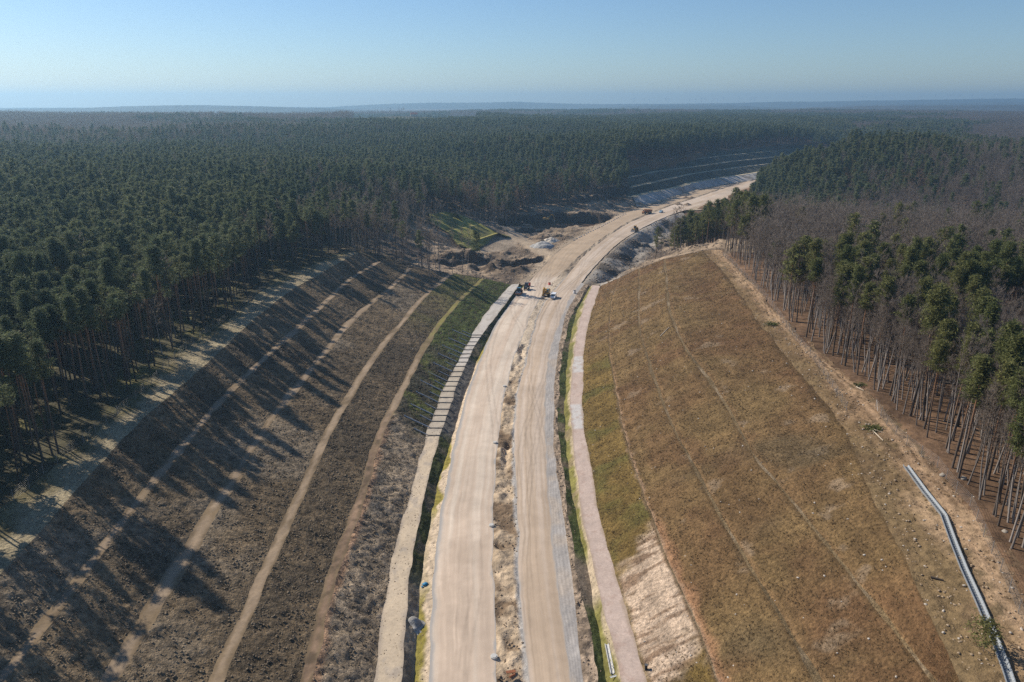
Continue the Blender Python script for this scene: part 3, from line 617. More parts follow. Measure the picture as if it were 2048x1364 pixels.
# ------------------------------------------------------------------ the dug-up valley
def pitf(x, y, cx, cy, rx, ry, rot, depth, wall=.25):
    dx, dy = x - cx, y - cy; c, s = math.cos(rot), math.sin(rot)
    u, v = (dx * c + dy * s) / rx, (-dx * s + dy * c) / ry
    r = np.sqrt(u * u + v * v) + .22 * fbm(x, y, 9, 3, 3)
    return -depth * sstep(1.0, 1.0 - wall, r)
def heap(x, y, px, py, rx, ry, h, rot=0, z=0):
    c = at(px, py, z); dx, dy = x - c[0], y - c[1]; k, s = math.cos(rot), math.sin(rot)
    u, v = (dx * k + dy * s) / rx, (-dx * s + dy * k) / ry
    r = np.sqrt(u * u + v * v) + .18 * fbm(x, y, 5, 3, 13); return h * np.clip(1 - r, 0, 1) ** .8
def trackd(x, y, pts):
    P = np.array([at(a, b, c)[:2] for a, b, c in pts]); best = np.full(x.shape, 1e9)
    for a, b in zip(P[:-1], P[1:]):
        d = b - a; t = np.clip(((x - a[0]) * d[0] + (y - a[1]) * d[1]) / (d @ d), 0, 1)
        best = np.minimum(best, np.hypot(x - a[0] - t * d[0], y - a[1] - t * d[1]))
    return best
def valley(x, y):
    z = T(x, y)
    dL = X(Ln['LL'], y) - x; dR = x - X(Ln['RR'], y)
    d = np.maximum(np.maximum(dL, dR), 0)
    rough = fbm(x, y, 8, 4, 301) * 1.15 + fbm(x, y, 3.2, 3, 303) * .55
    haul = np.minimum(trackd(x, y, [(930,512,0),(975,500,0),(1015,485,0),(1035,470,0),(1000,455,1),(985,445,2)]), trackd(x, y, [(1120,520,-1),(1085,505,-1),(1060,490,-1.5),(1035,475,-1)]))
    hk = sstep(6.5, 3, haul)
    z = z + rough * sstep(0, 9, d) * (1 - .8 * hk) * sstep(0, 14, y - np.interp(x, ENDX, ENDY))
    c = at(1130, 450, -3); z = z + pitf(x, y, c[0], c[1], 52, 21, R(22), 9, .22)
    c = at(1060, 470, -3); z = z + pitf(x, y, c[0], c[1], 12, 9, R(30), 3, .4)
    c = at(1052, 527, -2); z = z + pitf(x, y, c[0], c[1], 17, 8, R(40), 5.0, .3)
    for a in [(1030,545,8,4,2.5),(960,524,11,6,4),(905,528,15,9,6),(985,540,7,4,2),(1015,525,12,6,3.2),(1100,470,10,5,3),(1140,475,9,4,2),(935,540,8,5,2.5),(1165,415,20,6,5),(1225,402,24,7,6),(1245,390,16,7,6),(1190,408,14,5,4)]:
        z = z + heap(x, y, a[0], a[1], a[2], a[3], a[4], R(25))
    rg_ = np.random.default_rng(5)
    for q in range(30):
        z = z + heap(x, y, rg_.uniform(890, 1135), rg_.uniform(448, 548), rg_.uniform(3, 8), rg_.uniform(2, 4.5), rg_.uniform(.7, 2.6) * (1 if q % 4 else -1), rg_.uniform(0, 3)) * (1 - hk)
    for a in [(1322,490,9,7,4),(1245,520,8,5,2.2),(1290,495,10,3,2)]: z = z + heap(x, y, a[0], a[1], a[2], a[3], a[4], R(40), -6)
    mc = at(930, 462, 7); mm = sstep(1.3, .95, np.sqrt(((x - mc[0]) / 30) ** 2 + ((y - mc[1]) / 26) ** 2)); z = z * (1 - mm) + (T(x, y) - 1.6) * mm
    kk = sstep(0.5, 11, d); z = (-.35 + .12 * rough) * (1 - kk) + z * kk
    bd = np.minimum(np.minimum(x - VX0, VX1 - x), np.minimum(y - VY0, VY1 - y)); kb = sstep(0, 10, bd)
    tt = T(x, y); z = tt * (1 - kb) + z * kb
    # stay under the terraced cutting and the road
    p = prof(x, y); z = np.where(~np.isnan(p), np.minimum(z, np.nan_to_num(p) - 1.5), z)
    z = np.where((x > X(Ln['LL'], y) + .4) & (x < X(Ln['RR'], y) - .4) & (y > 318), -1.2, z)
    z = np.where(in_c(x, y, 3.0), z - 20, z)
    return z, d, hk, rough, dR
vy = np.arange(VY0, VY1 + .1, 1.0); vx = np.arange(VX0, VX1 + .1, .8)
yy, xx = np.meshgrid(vy, vx, indexing='ij')
vz, vd, vh, vr, vdR = valley(xx, yy)
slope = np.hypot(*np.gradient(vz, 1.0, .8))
vc = base(V3(.34, .25, .165), xx, yy, .3, 8, 4)
vc = mixc(vc, V3(.135, .098, .068), sstep(-.2, .6, fbm(xx, yy, 16, 4, 311) + .15))
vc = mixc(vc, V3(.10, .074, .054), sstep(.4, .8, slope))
vc = mixc(vc, base(V3(.42, .325, .225), xx, yy, .25, 4, 9), np.maximum(vh * .85, sstep(8, 1.5, vd) * .8))
g1 = at(1085, 492, 0); _ = mixc(vc, V3(.50, .48, .45), sstep(9, 6.5, np.hypot(xx - g1[0], yy - g1[1])))
g2 = at(1103, 482, 0); _ = mixc(vc, V3(.68, .60, .50), sstep(7, 5, np.hypot(xx - g2[0], yy - g2[1])))
emb = sstep(0, 2, vdR) * sstep(22, 14, vdR); vc = mixc(vc, mixc(base(V3(.36, .32, .27), xx, yy, .25, 5, 5), V3(.11, .09, .07), sstep(-.05, .5, fbm(xx, yy, 15, 3, 321))), emb * .9)
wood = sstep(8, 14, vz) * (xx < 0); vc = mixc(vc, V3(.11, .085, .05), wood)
grs = sstep(.2, .6, fbm(xx, yy, 20, 3, 331)) * (yy > 520) * (xx < 60); vc = mixc(vc, V3(.25, .22, .10), grs * .6)
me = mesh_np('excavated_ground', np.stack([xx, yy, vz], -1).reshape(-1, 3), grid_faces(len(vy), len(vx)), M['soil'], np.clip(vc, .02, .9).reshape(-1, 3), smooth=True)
tag(obj('excavated_ground', me), 'churned dark and sandy soil dug over beside the road', kind='structure')
def vz_at(px, py, z=0):
    for _ in range(6):
        c = at(px, py, z); z = float(valley(np.array([c[0]]), np.array([c[1]]))[0][0])
    return at(px, py, z)
# green terraced mound beside the haul track
GL = [[(948,500),(975,487),(1001,468)], [(915,489),(960,478),(996,466)], [(895,463),(930,455),(963,448)], [(862,444),(895,438),(926,431)], [(858,428),(890,423),(915,428)]]
GZ = [1.0, 3.9, 8.1, 12.0, 14.5]
gl = []
for pts, z in zip(GL, GZ):
    P = np.array([at(a, b, z) for a, b in pts]); s = np.linspace(0, 1, 60)
    gl.append(np.stack([np.interp(s, [0, .5, 1], P[:, k]) for k in range(3)], -1))
def mound_col(x, y, t, n): return mixc(base(V3(.27, .25, .065), x, y, .25, 5, 3), V3(.15, .14, .05), sstep(.0, .7, fbm(x, y, 9, 3, 5)))
yell = lambda x, y, t, n: base(V3(.36, .31, .10), x, y, .15, 4, 3)
for i in range(4):
    a, b = gl[i].copy(), gl[i + 1].copy(); d = (b - a); d[:, 2] = 0; d /= np.linalg.norm(d, axis=1)[:, None] + 1e-6
    if i: a = a + d * 1.5
    strip('mound_slope', b, a, 14, M['turf'], mound_col, amp=.12, nscale=1.5, seed=170 + i, label='green grassed tier of the side mound by the haul track')
    if i: strip('mound_bench', a, gl[i] + 0, 5, M['path'], yell, amp=.05, nscale=1, seed=175)
# lit end faces of the mound
ends = np.array([g[-1] for g in gl])
e2 = ends + np.array([7.0, 3.0, 0]); e2[:, 2] = ends[:, 2] * .35 - .5
strip('mound_slope', ends, e2, 10, M['turf'], lambda x, y, t, n: base(V3(.25, .23, .07), x, y, .2, 4, 3), amp=.1, nscale=1.4, seed=179)

# ------------------------------------------------------------------ trees
M['needle'] = foliage('pine_needles', (.085, .112, .052), (.185, .195, .09), .4, .4)
M['needle_lit'] = foliage('pine_needles_sunlit', (.09, .112, .036), (.20, .19, .065), .4, .38)  # needle copy with the sunlit look put into a yellower green
M['pbark'] = bark('pine_bark', (.10, .078, .062), (.26, .135, .07), 6, 15)
M['gbark'] = bark('grey_bark', (.23, .20, .175), (.20, .165, .14), 3, 14)
M['twig'] = foliage('bare_twigs', (.18, .146, .118), (.28, .226, .18), .25, .45)
M['larch'] = foliage('larch_twigs', (.20, .135, .085), (.25, .17, .11), .25, .4)

class Soup:
    """triangle and quad soup gathered with numpy"""
    def __init__(s): s.V = []; s.F = []; s.n = 0
    def tube(s, pts, rads, n=5):
        pts = np.asarray(pts, float); m = len(pts); ring = []
        d = np.gradient(pts, axis=0); d /= np.linalg.norm(d, axis=1)[:, None] + 1e-9
        ref = np.where(np.abs(d[:, 2:3]) > .9, np.array([[1., 0, 0]]), np.array([[0, 0, 1.]]))
        u = np.cross(d, ref); u /= np.linalg.norm(u, axis=1)[:, None]; v = np.cross(d, u)
        t = np.arange(n) * 2 * math.pi / n
        ring = pts[:, None] + np.asarray(rads)[:, None, None] * (u[:, None] * np.cos(t)[None, :, None] + v[:, None] * np.sin(t)[None, :, None])
        s.V.append(ring.reshape(-1, 3))
        for i in range(m - 1):
            for k in range(n):
                a, b, c, e = i * n + k, i * n + (k + 1) % n, (i + 1) * n + (k + 1) % n, (i + 1) * n + k
                s.F += [(s.n + a, s.n + b, s.n + c), (s.n + a, s.n + c, s.n + e)]
        s.n += m * n
    def tris(s, C, size, rng, flat=.6):
        N = len(C); a = rng.normal(size=(N, 3)); a[:, 2] *= flat; a /= np.linalg.norm(a, axis=1)[:, None]
        b = rng.normal(size=(N, 3)); b -= a * (a * b).sum(1)[:, None]; b /= np.linalg.norm(b, axis=1)[:, None]
        sz = (np.asarray(size) * rng.uniform(.6, 1.3, N))[:, None]
        s.V.append(np.stack([C - a * sz * .5 - b * sz * .22, C - a * sz * .5 + b * sz * .22, C + a * sz * .7], 1).reshape(-1, 3))
        s.F += [(s.n + 3 * i, s.n + 3 * i + 1, s.n + 3 * i + 2) for i in range(N)]; s.n += 3 * N
    def twigs(s, A, B, wid):
        """thin tapering triangles from A to B"""
        N = len(A); d = B - A; r = np.cross(d, RNG.normal(size=(N, 3))); r /= np.linalg.norm(r, axis=1)[:, None] + 1e-9
        wv = r * (np.asarray(wid)[:, None] if np.ndim(wid) else wid)
        s.V.append(np.stack([A - wv, A + wv, B], 1).reshape(-1, 3))
        s.F += [(s.n + 3 * i, s.n + 3 * i + 1, s.n + 3 * i + 2) for i in range(N)]; s.n += 3 * N
    def arr(s): return np.concatenate(s.V), np.array(s.F, np.int64)
def pine_parts(seed, Ht=22.0, cb=.58, rmax=2.3, nb=30, ntri=40, tsz=.38, conical=0.0, limb=True, tn=6):
    rng = np.random.default_rng(seed); tr, cr = Soup(), Soup()
    bx, by = rng.normal(0, .014, 2) * Ht; az_b = rng.uniform(0, 6.28)
    hs = np.array([0, .03, .3, .6, .85, 1.0]); pts = np.stack([bx * np.sin(hs * 2), by * np.sin(hs * 2.3), hs * Ht], -1)
    tr.tube(pts, np.array([.23, .17, .14, .11, .07, .02]) * Ht / 20, tn)
    def axis(z): k = z / Ht; return np.array([bx * math.sin(k * 2), by * math.sin(k * 2.3), z])
    for i in range(nb):
        k = (i + rng.uniform(0, 1)) / nb; z = Ht * (cb + (1 - cb) * k)
        prof_ = (1 - k) ** (.55 + .5 * conical) * (.55 + .45 * min(1, k / .18 + conical)) * rmax
        L = prof_ * rng.uniform(.45, 1.35) * (1 + .35 * math.cos(az_b + i * 2.4)) + .3; az = i * 2.4 + rng.uniform(-.6, .6); el = rng.uniform(.0, .5) + .35 * k - .2 * conical
        d = np.array([math.cos(az) * math.cos(el), math.sin(az) * math.cos(el), math.sin(el)]); a = axis(z)
        if limb: tr.twigs(a[None], (a + d * L)[None], .045)
        for q in (.45, .75, 1.0):
            c = a + d * L * q; C = c + rng.normal(size=(ntri, 3)) * np.array([.34, .34, .2]) * (1 + .15 * rmax)
            cr.tris(C, tsz, rng)
    top = axis(Ht); cr.tris(top + rng.normal(size=(ntri, 3)) * np.array([.25, .25, .35]), tsz, rng)
    if limb:
        for i in range(9):
            z = Ht * rng.uniform(min(.3, cb * .5), cb); az = rng.uniform(0, 6.28); a = axis(z); L = rng.uniform(.5, 1.6)
            tr.twigs(a[None], (a + np.array([math.cos(az) * L, math.sin(az) * L, rng.uniform(-.3, .3)]))[None], .03)
    return tr.arr(), cr.arr()
def bare_parts(seed, Ht=19.0, cb=.42, nb=22, nsec=7, ntw=6, wid=.022, rmax=2.6, tn=6, r0=.14):
    rng = np.random.default_rng(seed); tr, cr = Soup(), Soup()
    bx, by = rng.normal(0, .032, 2) * Ht
    hs = np.array([0, .03, .3, .55, .8, 1.0]); pts = np.stack([bx * np.sin(hs * 2.5), by * np.sin(hs * 2), hs * Ht], -1)
    tr.tube(pts, np.array([1.35, 1, .82, .6, .33, .06]) * r0, tn)
    def axis(z): k = z / Ht; return np.array([bx * math.sin(k * 2.5), by * math.sin(k * 2), z])
    for i in range(nb):
        k = (i + rng.uniform(0, 1)) / nb; z = Ht * (cb + (.97 - cb) * k); a = axis(z)
        L = rmax * (1.15 - .6 * k) * rng.uniform(.7, 1.3); az = i * 2.4 + rng.uniform(-.7, .7); el = rng.uniform(.55, 1.05)
        d = np.array([math.cos(az) * math.cos(el), math.sin(az) * math.cos(el), math.sin(el)])
        m_ = a + d * L * .5 + np.array([0, 0, .1]); e = a + d * L + np.array([0, 0, .25 * L])
        cr.tube([a, m_, e], np.array([.055, .038, .012]) * (r0 / .17), 3)
        t = rng.uniform(.25, 1, nsec)[:, None]; P = np.where(t < .5, a + (m_ - a) * t * 2, m_ + (e - m_) * (t * 2 - 1))
        dd = rng.normal(size=(nsec, 3)) * .55 + d + np.array([0, 0, .35]); dd /= np.linalg.norm(dd, axis=1)[:, None]
        Q = P + dd * (L * rng.uniform(.3, .6, nsec))[:, None]; cr.twigs(P, Q, wid * 1.3)
        for p_, q_, d_ in zip(P, Q, dd):
            tt = rng.uniform(.2, 1, ntw)[:, None]; A = p_ + (q_ - p_) * tt; d2 = rng.normal(size=(ntw, 3)) * .7 + d_ + np.array([0, 0, .3]); d2 /= np.linalg.norm(d2, axis=1)[:, None]
            cr.twigs(A, A + d2 * rng.uniform(.35, .9, ntw)[:, None], wid)
    return tr.arr(), cr.arr()
def join_proto(name, parts, mats, coll):
    V = np.concatenate([p[0] for p in parts]); off = 0; F = []; mi = []
    for k, p_ in enumerate(parts): F.append(p_[1] + off); off += len(p_[0]); mi += [k % len(mats)] * len(p_[1])
    me = mesh_np(name, V, np.concatenate(F)); 
    for m_ in mats: me.materials.append(m_)
    me.polygons.foreach_set('material_index', np.array(mi, np.int32))
    o = bpy.data.objects.new(name, me); coll.objects.link(o); return o
# detailed prototypes: mesh pairs (trunk, crown)
PINE = []; BARE = []
for k in range(8):
    if k == 7: t_, c_ = pine_parts(107, Ht=18.5, cb=.8, rmax=.8, nb=12, ntri=12, tsz=.45)
    else: t_, c_ = pine_parts(100 + k, Ht=21 + (k % 3) * 1.2, cb=(.7, .74, .68, .77, .72, .66, .62)[k], rmax=(1.6, 1.4, 1.8, 1.6, 1.3, 1.6, 1.5)[k], conical=(0, .1, 0, 0, .3, .5, .8)[k])
    PINE.append([(mesh_np('pine_trunk', *t_, M['pbark']), mesh_np('pine_crown', *c_, mm)) for mm in (M['needle'], M['needle_lit'])])
for k in range(6):
    t_, c_ = bare_parts(200 + k, Ht=18 + (k % 3) * 1.3, cb=(.42, .5, .36, .55, .45, .6)[k], rmax=(2.6, 2.1, 3.0, 2.3, 2.5, 2.0)[k])
    BARE.append((mesh_np('bare_trunk', *t_, M['gbark']), mesh_np('bare_crown', *c_, M['twig'])))
def protos(name, makers, mats):
    c = bpy.data.collections.new(name)
    for k, f in enumerate(makers): join_proto('%s_%02d' % (name, k), f, mats, c)
    return c
def cluster(fn, n, half, seed, hmin, hmax):
    rng = np.random.default_rng(seed); parts = []
    for i in range(n):
        p_ = fn(seed * 31 + i, rng.uniform(hmin, hmax)); o = np.array([*rng.uniform(-half, half, 2), 0])
        parts += [(p_[0][0] + o, p_[0][1]), (p_[1][0] + o, p_[1][1])]
    return parts
CP_MID = protos('pine_mid', [pine_parts(300 + k, 18.5 + (k % 5), (.58, .64, .55, .5, .6, .66, .48, .6)[k], (2.0, 1.75, 2.25, 2.0, 1.7, 1.85, 1.95, 1.5)[k], 18, 22, .62, (.1, .3, .0, .8, .5, .1, 1.0, .4)[k], False, 4) for k in range(8)], [M['pbark'], M['needle']])
CP_SLIM = protos('pine_slim', [pine_parts(390 + k, 18.0, .8, .8, 10, 10, .5, 0, True, 4) for k in range(2)], [M['pbark'], M['needle']])
CPL_MID = protos('pine_sunlit', [pine_parts(330 + k, 20 + (k % 3), (.55, .6, .5, .62)[k], (2.4, 2.2, 2.5, 2.1)[k], 24, 16, .62, (0, .2, .4, .1)[k], True, 4) for k in range(4)], [M['pbark'], M['needle_lit']])
CB_MID = protos('bare_mid', [bare_parts(350 + k, 17 + (k % 4), (.42, .5, .38, .55, .45)[k], 14, 5, 4, .045, 2.7, 4) for k in range(5)], [M['gbark'], M['twig']])
CLA_MID = protos('larch_mid', [bare_parts(370 + k, 19 + k, .3, 18, 5, 5, .05, 2.0, 4) for k in range(3)], [M['gbark'], M['larch']])
CP_FAR = protos('pine_far', [cluster(lambda s, h: pine_parts(s, h, .55, 2.6, 8, 7, 1.5, .3, False, 3), 9, 8.5, 400 + k, 18, 23) for k in range(4)], [M['pbark'], M['needle']])
CB_FAR = protos('bare_far', [cluster(lambda s, h: bare_parts(s, h, .35, 9, 4, 4, .15, 2.9, 3), 9, 8.5, 420 + k, 15, 20) for k in range(4)], [M['gbark'], M['twig']])

# --- where trees stand
def poly_in(px, py, poly):
    P = np.array(poly, float); ins = np.zeros(px.shape, bool); j = len(P) - 1
    for i in range(len(P)):
        c = ((P[i, 1] > py) != (P[j, 1] > py)) & (px < (P[j, 0] - P[i, 0]) * (py - P[i, 1]) / (P[j, 1] - P[i, 1] + 1e-9) + P[i, 0]); ins ^= c; j = i
    return ins
CLR = [at(a, b, z)[:2] for a, b, z in [(1030,580,0),(960,562,3),(905,549,8.5),(830,535,9),(800,512,7),(850,494,5),(880,478,6),(850,440,12),(862,420,15),(925,424,12),(1000,452,3),(1045,432,3),(1095,412,5),(1200,400,6),(1262,380,9),(1262,352,15),(1275,322,24),(1400,370,0),(1360,425,0),(1335,447,-5),(1335,485,-6),(1320,515,3),(1230,560,5)]]
def allowed(x, y):
    m = (x < X(Ln['FL'], y) - .5) | (x > X(Ln['FR'], y) + .5) | (y > np.interp(x, ENDX, ENDY) + 1)
    m &= ~poly_in(x, y, CLR)
    m &= ~((x > X(Ln['LL'], y) - 9) & (x < X(Ln['RR'], y) + 9) & (y > 315) & (y < 1100))
    m &= ~in_c(x, y, -2.5)
    return m
def clear_view(x, y, z, h=21):
    px_, py_, zc_ = proj(x, y, z + h); lim = np.interp(px_, [1180,1250,1320,1340,1400,1440,1500,1520,1560,1620], [560,520,484,455,428,402,374,338,312,284])
    return ~((px_ > 1180) & (px_ < 1620) & (zc_ < 700) & (py_ < lim) & (x > X(Ln['RR'], y)))
def scatter(r0, r1, sp, amax=44, jitt=.42):
    n = int(2 * r1 / sp); gx_, gy_ = np.meshgrid(np.arange(-r1, r1, sp), np.arange(0, r1, sp))
    x = gx_.ravel() + RNG.uniform(-jitt, jitt, gx_.size) * sp; y = gy_.ravel() + RNG.uniform(-jitt, jitt, gx_.size) * sp
    r = np.hypot(x, y); a = np.degrees(np.arctan2(x, y))
    k = (r > r0) & (r < r1) & (np.abs(a) < amax); return x[k], y[k]
def blob(px, py, b): return np.exp(-(((px - b[0]) / b[2]) ** 2 + ((py - b[1]) / b[3]) ** 2))
BAREB = [(300,245,620,38,2.5),(-100,240,300,40,2.5),(740,400,140,45,.7),(830,470,90,60,.55),(960,400,120,25,.8),(1150,345,90,50,.25),(1060,300,60,14,.3),(640,350,60,25,.35),(850,228,260,14,1.2),(1100,224,300,11,1.5),
         (1500,430,60,30,.3),(1700,440,330,42,1.6),(1930,370,190,75,2.4),(1800,405,120,40,1.2),(1720,360,50,25,.8),(2000,480,200,60,1.5),(1850,640,120,60,.9),(1560,560,100,70,1.3),(1640,680,100,70,1.3),(1480,480,60,60,.8),(1740,730,80,60,1.1),(1950,560,160,40,.6),
         (1750,232,300,22,1.0),(2000,260,200,35,1.4),(1500,225,200,12,.9),(1990,700,120,50,.4)]
PINEB = [(250,600,400,200,2),(150,450,380,120,2),(1000,270,450,45,1.6),(1650,330,160,60,1.6),(1560,380,60,40,1),(1700,540,70,45,1.6),(1820,560,90,50,1.5),(1940,620,120,50,1.3),(1900,720,130,70,1.8),(1800,670,50,55,1.4),(2030,700,80,60,1.2),(2000,860,120,120,1.8),(1400,450,60,45,1.7),(1760,600,60,35,1),
         (1480,250,200,22,1.5),(1750,215,250,8,.8),(1700,228,120,9,1.2),(1870,258,110,22,1.6),(1750,275,250,20,1.4),(780,290,230,35,1.2)]
def bare_p(x, y, z, h=17):
    px, py, zc = proj(x, y, z + h)
    b = sum(k[4] * blob(px, py, k) for k in BAREB); p_ = sum(k[4] * blob(px, py, k) for k in PINEB) + .12
    return b / (b + p_ + .05), px, py, zc
def points(x, y, z, idx, sc, name, coll, label):
    n = len(x); me = bpy.data.meshes.new(name); me.vertices.add(n)
    me.vertices.foreach_set('co', np.stack([x, y, z], -1).astype(np.float32).ravel())
    a = me.attributes.new('idx', 'INT', 'POINT'); a.data.foreach_set('value', idx.astype(np.int32))
    a = me.attributes.new('rot', 'FLOAT_VECTOR', 'POINT'); rv = np.zeros((n, 3), np.float32); rv[:, 2] = RNG.uniform(0, 6.28, n); rv[:, :2] = RNG.normal(0, .025, (n, 2)); a.data.foreach_set('vector', rv.ravel())
    a = me.attributes.new('scl', 'FLOAT_VECTOR', 'POINT'); sv = np.stack([sc * RNG.uniform(.85, 1.2, n), sc * RNG.uniform(.85, 1.2, n), sc], -1).astype(np.float32); a.data.foreach_set('vector', sv.ravel())
    o = obj(name, me); tag(o, label, kind='stuff')
    g = bpy.data.node_groups.new(name, 'GeometryNodeTree'); g.interface.new_socket('Geometry', in_out='INPUT', socket_type='NodeSocketGeometry'); g.interface.new_socket('Geometry', in_out='OUTPUT', socket_type='NodeSocketGeometry')
    N = g.nodes.new; L = g.links.new
    gi, go = N('NodeGroupInput'), N('NodeGroupOutput'); ci = N('GeometryNodeCollectionInfo'); ci.inputs['Collection'].default_value = coll
    ci.inputs['Separate Children'].default_value = True; ci.inputs['Reset Children'].default_value = True
    ip = N('GeometryNodeInstanceOnPoints'); ip.inputs['Pick Instance'].default_value = True
    for nm, ty, sk in (('idx', 'INT', 'Instance Index'), ('rot', 'FLOAT_VECTOR', 'Rotation'), ('scl', 'FLOAT_VECTOR', 'Scale')):
        na = N('GeometryNodeInputNamedAttribute'); na.data_type = ty; na.inputs['Name'].default_value = nm; L(na.outputs['Attribute'], ip.inputs[sk])
    m2p = N('GeometryNodeMeshToPoints')
    L(gi.outputs[0], m2p.inputs[0]); L(m2p.outputs[0], ip.inputs['Points']); L(ci.outputs[0], ip.inputs['Instance']); L(ip.outputs[0], go.inputs[0])
    md = o.modifiers.new('trees', 'NODES'); md.node_group = g; return o

# near forest
nx, ny = scatter(25, 420, 3.35, 62)
k = allowed(nx, ny); nx, ny = nx[k], ny[k]
nz = T(nx, ny) - .15
_px, _py, _zc = proj(nx, ny, nz); k = clear_view(nx, ny, nz) & ~((_px > 760) & (_px < 1010) & (_py > 385) & (_py < 535) & (RNG.uniform(size=len(nx)) < .8)); nx, ny, nz = nx[k], ny[k], nz[k]
pb, px, py, zc = bare_p(nx, ny, nz)
right = nx > 20
dedge = np.where(right, nx - X(Ln['FR'], ny), X(Ln['FL'], ny) - nx)
GROVE = [(1660,535,70,40),(1750,560,80,45),(1860,560,80,40),(1980,560,80,45),(1808,668,34,34),(1900,710,62,42),(2000,770,58,52),(2040,855,26,48),(1400,450,75,50),(1480,410,40,25)]
pp = np.clip(1.1 * sum(blob(px, py, g) for g in GROVE), .03, np.where(px > 1780, .85, .68))
pb = np.where(right & (ny < 330), 1 - pp, pb)
pb = np.where((nx < 0) & (ny < 285) & (dedge < 60), .03, pb)
isb = RNG.uniform(size=len(nx)) < pb
# natural thinning: stands are a little open at the edge, denser deciduous wood
kp = RNG.uniform(size=len(nx)) < np.where(isb, .95, np.where(right, .75, np.where(dedge < 30, np.where(ny < 85, .5, .29), .8))); nx, ny, nz, isb = [a[kp] for a in (nx, ny, nz, isb)]
# sparse spindly trees at the far end of the terraced slope
ty_ = RNG.uniform(60, 300, 420); tx_ = X(Ln['FR'], ty_) + 1 + RNG.uniform(0, 1, 420) ** 1.4 * 34
slim = np.zeros(len(nx) + 420 + 330, bool); slim[-330:] = True
sy_ = RNG.uniform(45, 292, 330); sx_ = X(Ln['FL'], sy_) - 1 - RNG.uniform(0, 1, 330) ** 1.2 * 34
nx = np.r_[nx, tx_]; ny = np.r_[ny, ty_]; nz = np.r_[nz, T(tx_, ty_) - .15]; isb = np.r_[isb, np.ones(420, bool)]
nx = np.r_[nx, sx_]; ny = np.r_[ny, sy_]; nz = np.r_[nz, T(sx_, sy_) - .15]; isb = np.r_[isb, np.zeros(330, bool)]
ex = []
for a, b, z in [(765,531,14),(790,540,12.5),(805,538,12),(822,540,11),(838,544,10),(858,546,9),(872,545,8.5),(880,547,8.5),(905,549,8),(925,551,6),(935,552,6),(1310,517,8),(1322,519,8.5),(1338,511,11),(1350,508,13),(1362,504,14.5)]:
    ex.append(at(a, b, z))
ex = np.array(ex); nx = np.r_[nx, ex[:, 0]]; ny = np.r_[ny, ex[:, 1]]; nz = np.r_[nz, T(ex[:, 0], ex[:, 1]) - .15]; isb = np.r_[isb, np.arange(len(ex)) % 7 != 4]; slim = np.r_[slim, np.zeros(len(ex), bool)]
right = nx > 20; _, px, py, zc = bare_p(nx, ny, nz); pbx, pby, _ = proj(nx, ny, nz)
inv = (px > -30) & (px < 2080) & (py < 1500) & (zc > 60)
PLOOK = ['rounded', 'narrow', 'broad', 'high tufted', 'slim pointed', 'deep pointed', 'long conical', 'scant topmost']
BLOOK = ['even upright', 'high narrow', 'low spreading', 'high bushy', 'mid-height bushy', 'small topmost']
def label_for(b, x, y, r, k):
    d = (x - float(X(Ln['FR'], y))) if r else (float(X(Ln['FL'], y)) - x); rim = d < 9
    if y > 285:
        return ('leafless tree with %s branches past the cutting beside the dug-over valley' % BLOOK[k], 'bare trees past the end of the cutting') if b else ('pine with %s crown past the cutting beside the dug-over valley' % PLOOK[k], 'pines past the end of the cutting')
    if b: t = 'leafless grey-barked tree with %s branches ' % BLOOK[k]
    else: t = ('green pine with %s crown ' if r else 'dark pine with %s crown ') % PLOOK[k]
    w_ = ('on the wood edge by the sandy verge' if rim else 'inside the wood above the brown slope') if r else ('on the stand edge by the pale verge' if rim else 'inside the stand above the terraces')
    return t + w_, ('bare trees ' if b else 'pines ') + w_
single = np.zeros(len(nx), bool)
for b in (False, True):
    c = np.where(inv & (isb == b))[0]; single[c[np.argsort(zc[c])[:300]]] = True
for i in np.where(single)[0]:
    b = bool(isb[i]); o = empty('bare_tree' if b else 'pine_tree', (nx[i], ny[i], nz[i]), RNG.uniform(0, 6.28)); s = RNG.uniform(.85, 1.12)
    o.rotation_euler[0], o.rotation_euler[1] = RNG.normal(0, .045 if b else .022, 2); o.scale = (s * RNG.uniform(.9, 1.15),) * 2 + (s,)
    kk = 7 if slim[i] else int(RNG.integers(6 if b else 7)); lb, gr = label_for(b, nx[i], ny[i], bool(right[i]), kk); tag(o, lb, 'tree', gr)
    t_, c_ = BARE[kk] if b else PINE[kk][int(right[i])]
    obj('trunk', t_, o); obj('crown', c_, o)
def push(sel, coll, nvar, name, label, s0=.78, s1=1.18):
    if sel.sum() == 0: return
    n = sel.sum(); points(PX[sel], PY[sel], PZ[sel], RNG.integers(0, nvar, n), RNG.uniform(s0, s1, n), name, coll, label)
PX, PY, PZ = nx, ny, nz; rest = ~single
push(rest & slim, CP_SLIM, 2, 'pine_forest', 'slim suppressed pines with scant crowns deeper in the stand')
rest &= ~slim
push(rest & ~isb & ~right, CP_MID, 8, 'pine_forest', 'dense dark pine forest behind the stand above the terraced slope')
push(rest & ~isb & right, CPL_MID, 4, 'pine_forest', 'green pines deeper in the wood above the brown grass slope')
push(rest & isb, CB_MID, 5, 'bare_forest', 'leafless brown wood behind the row of grey trunks')
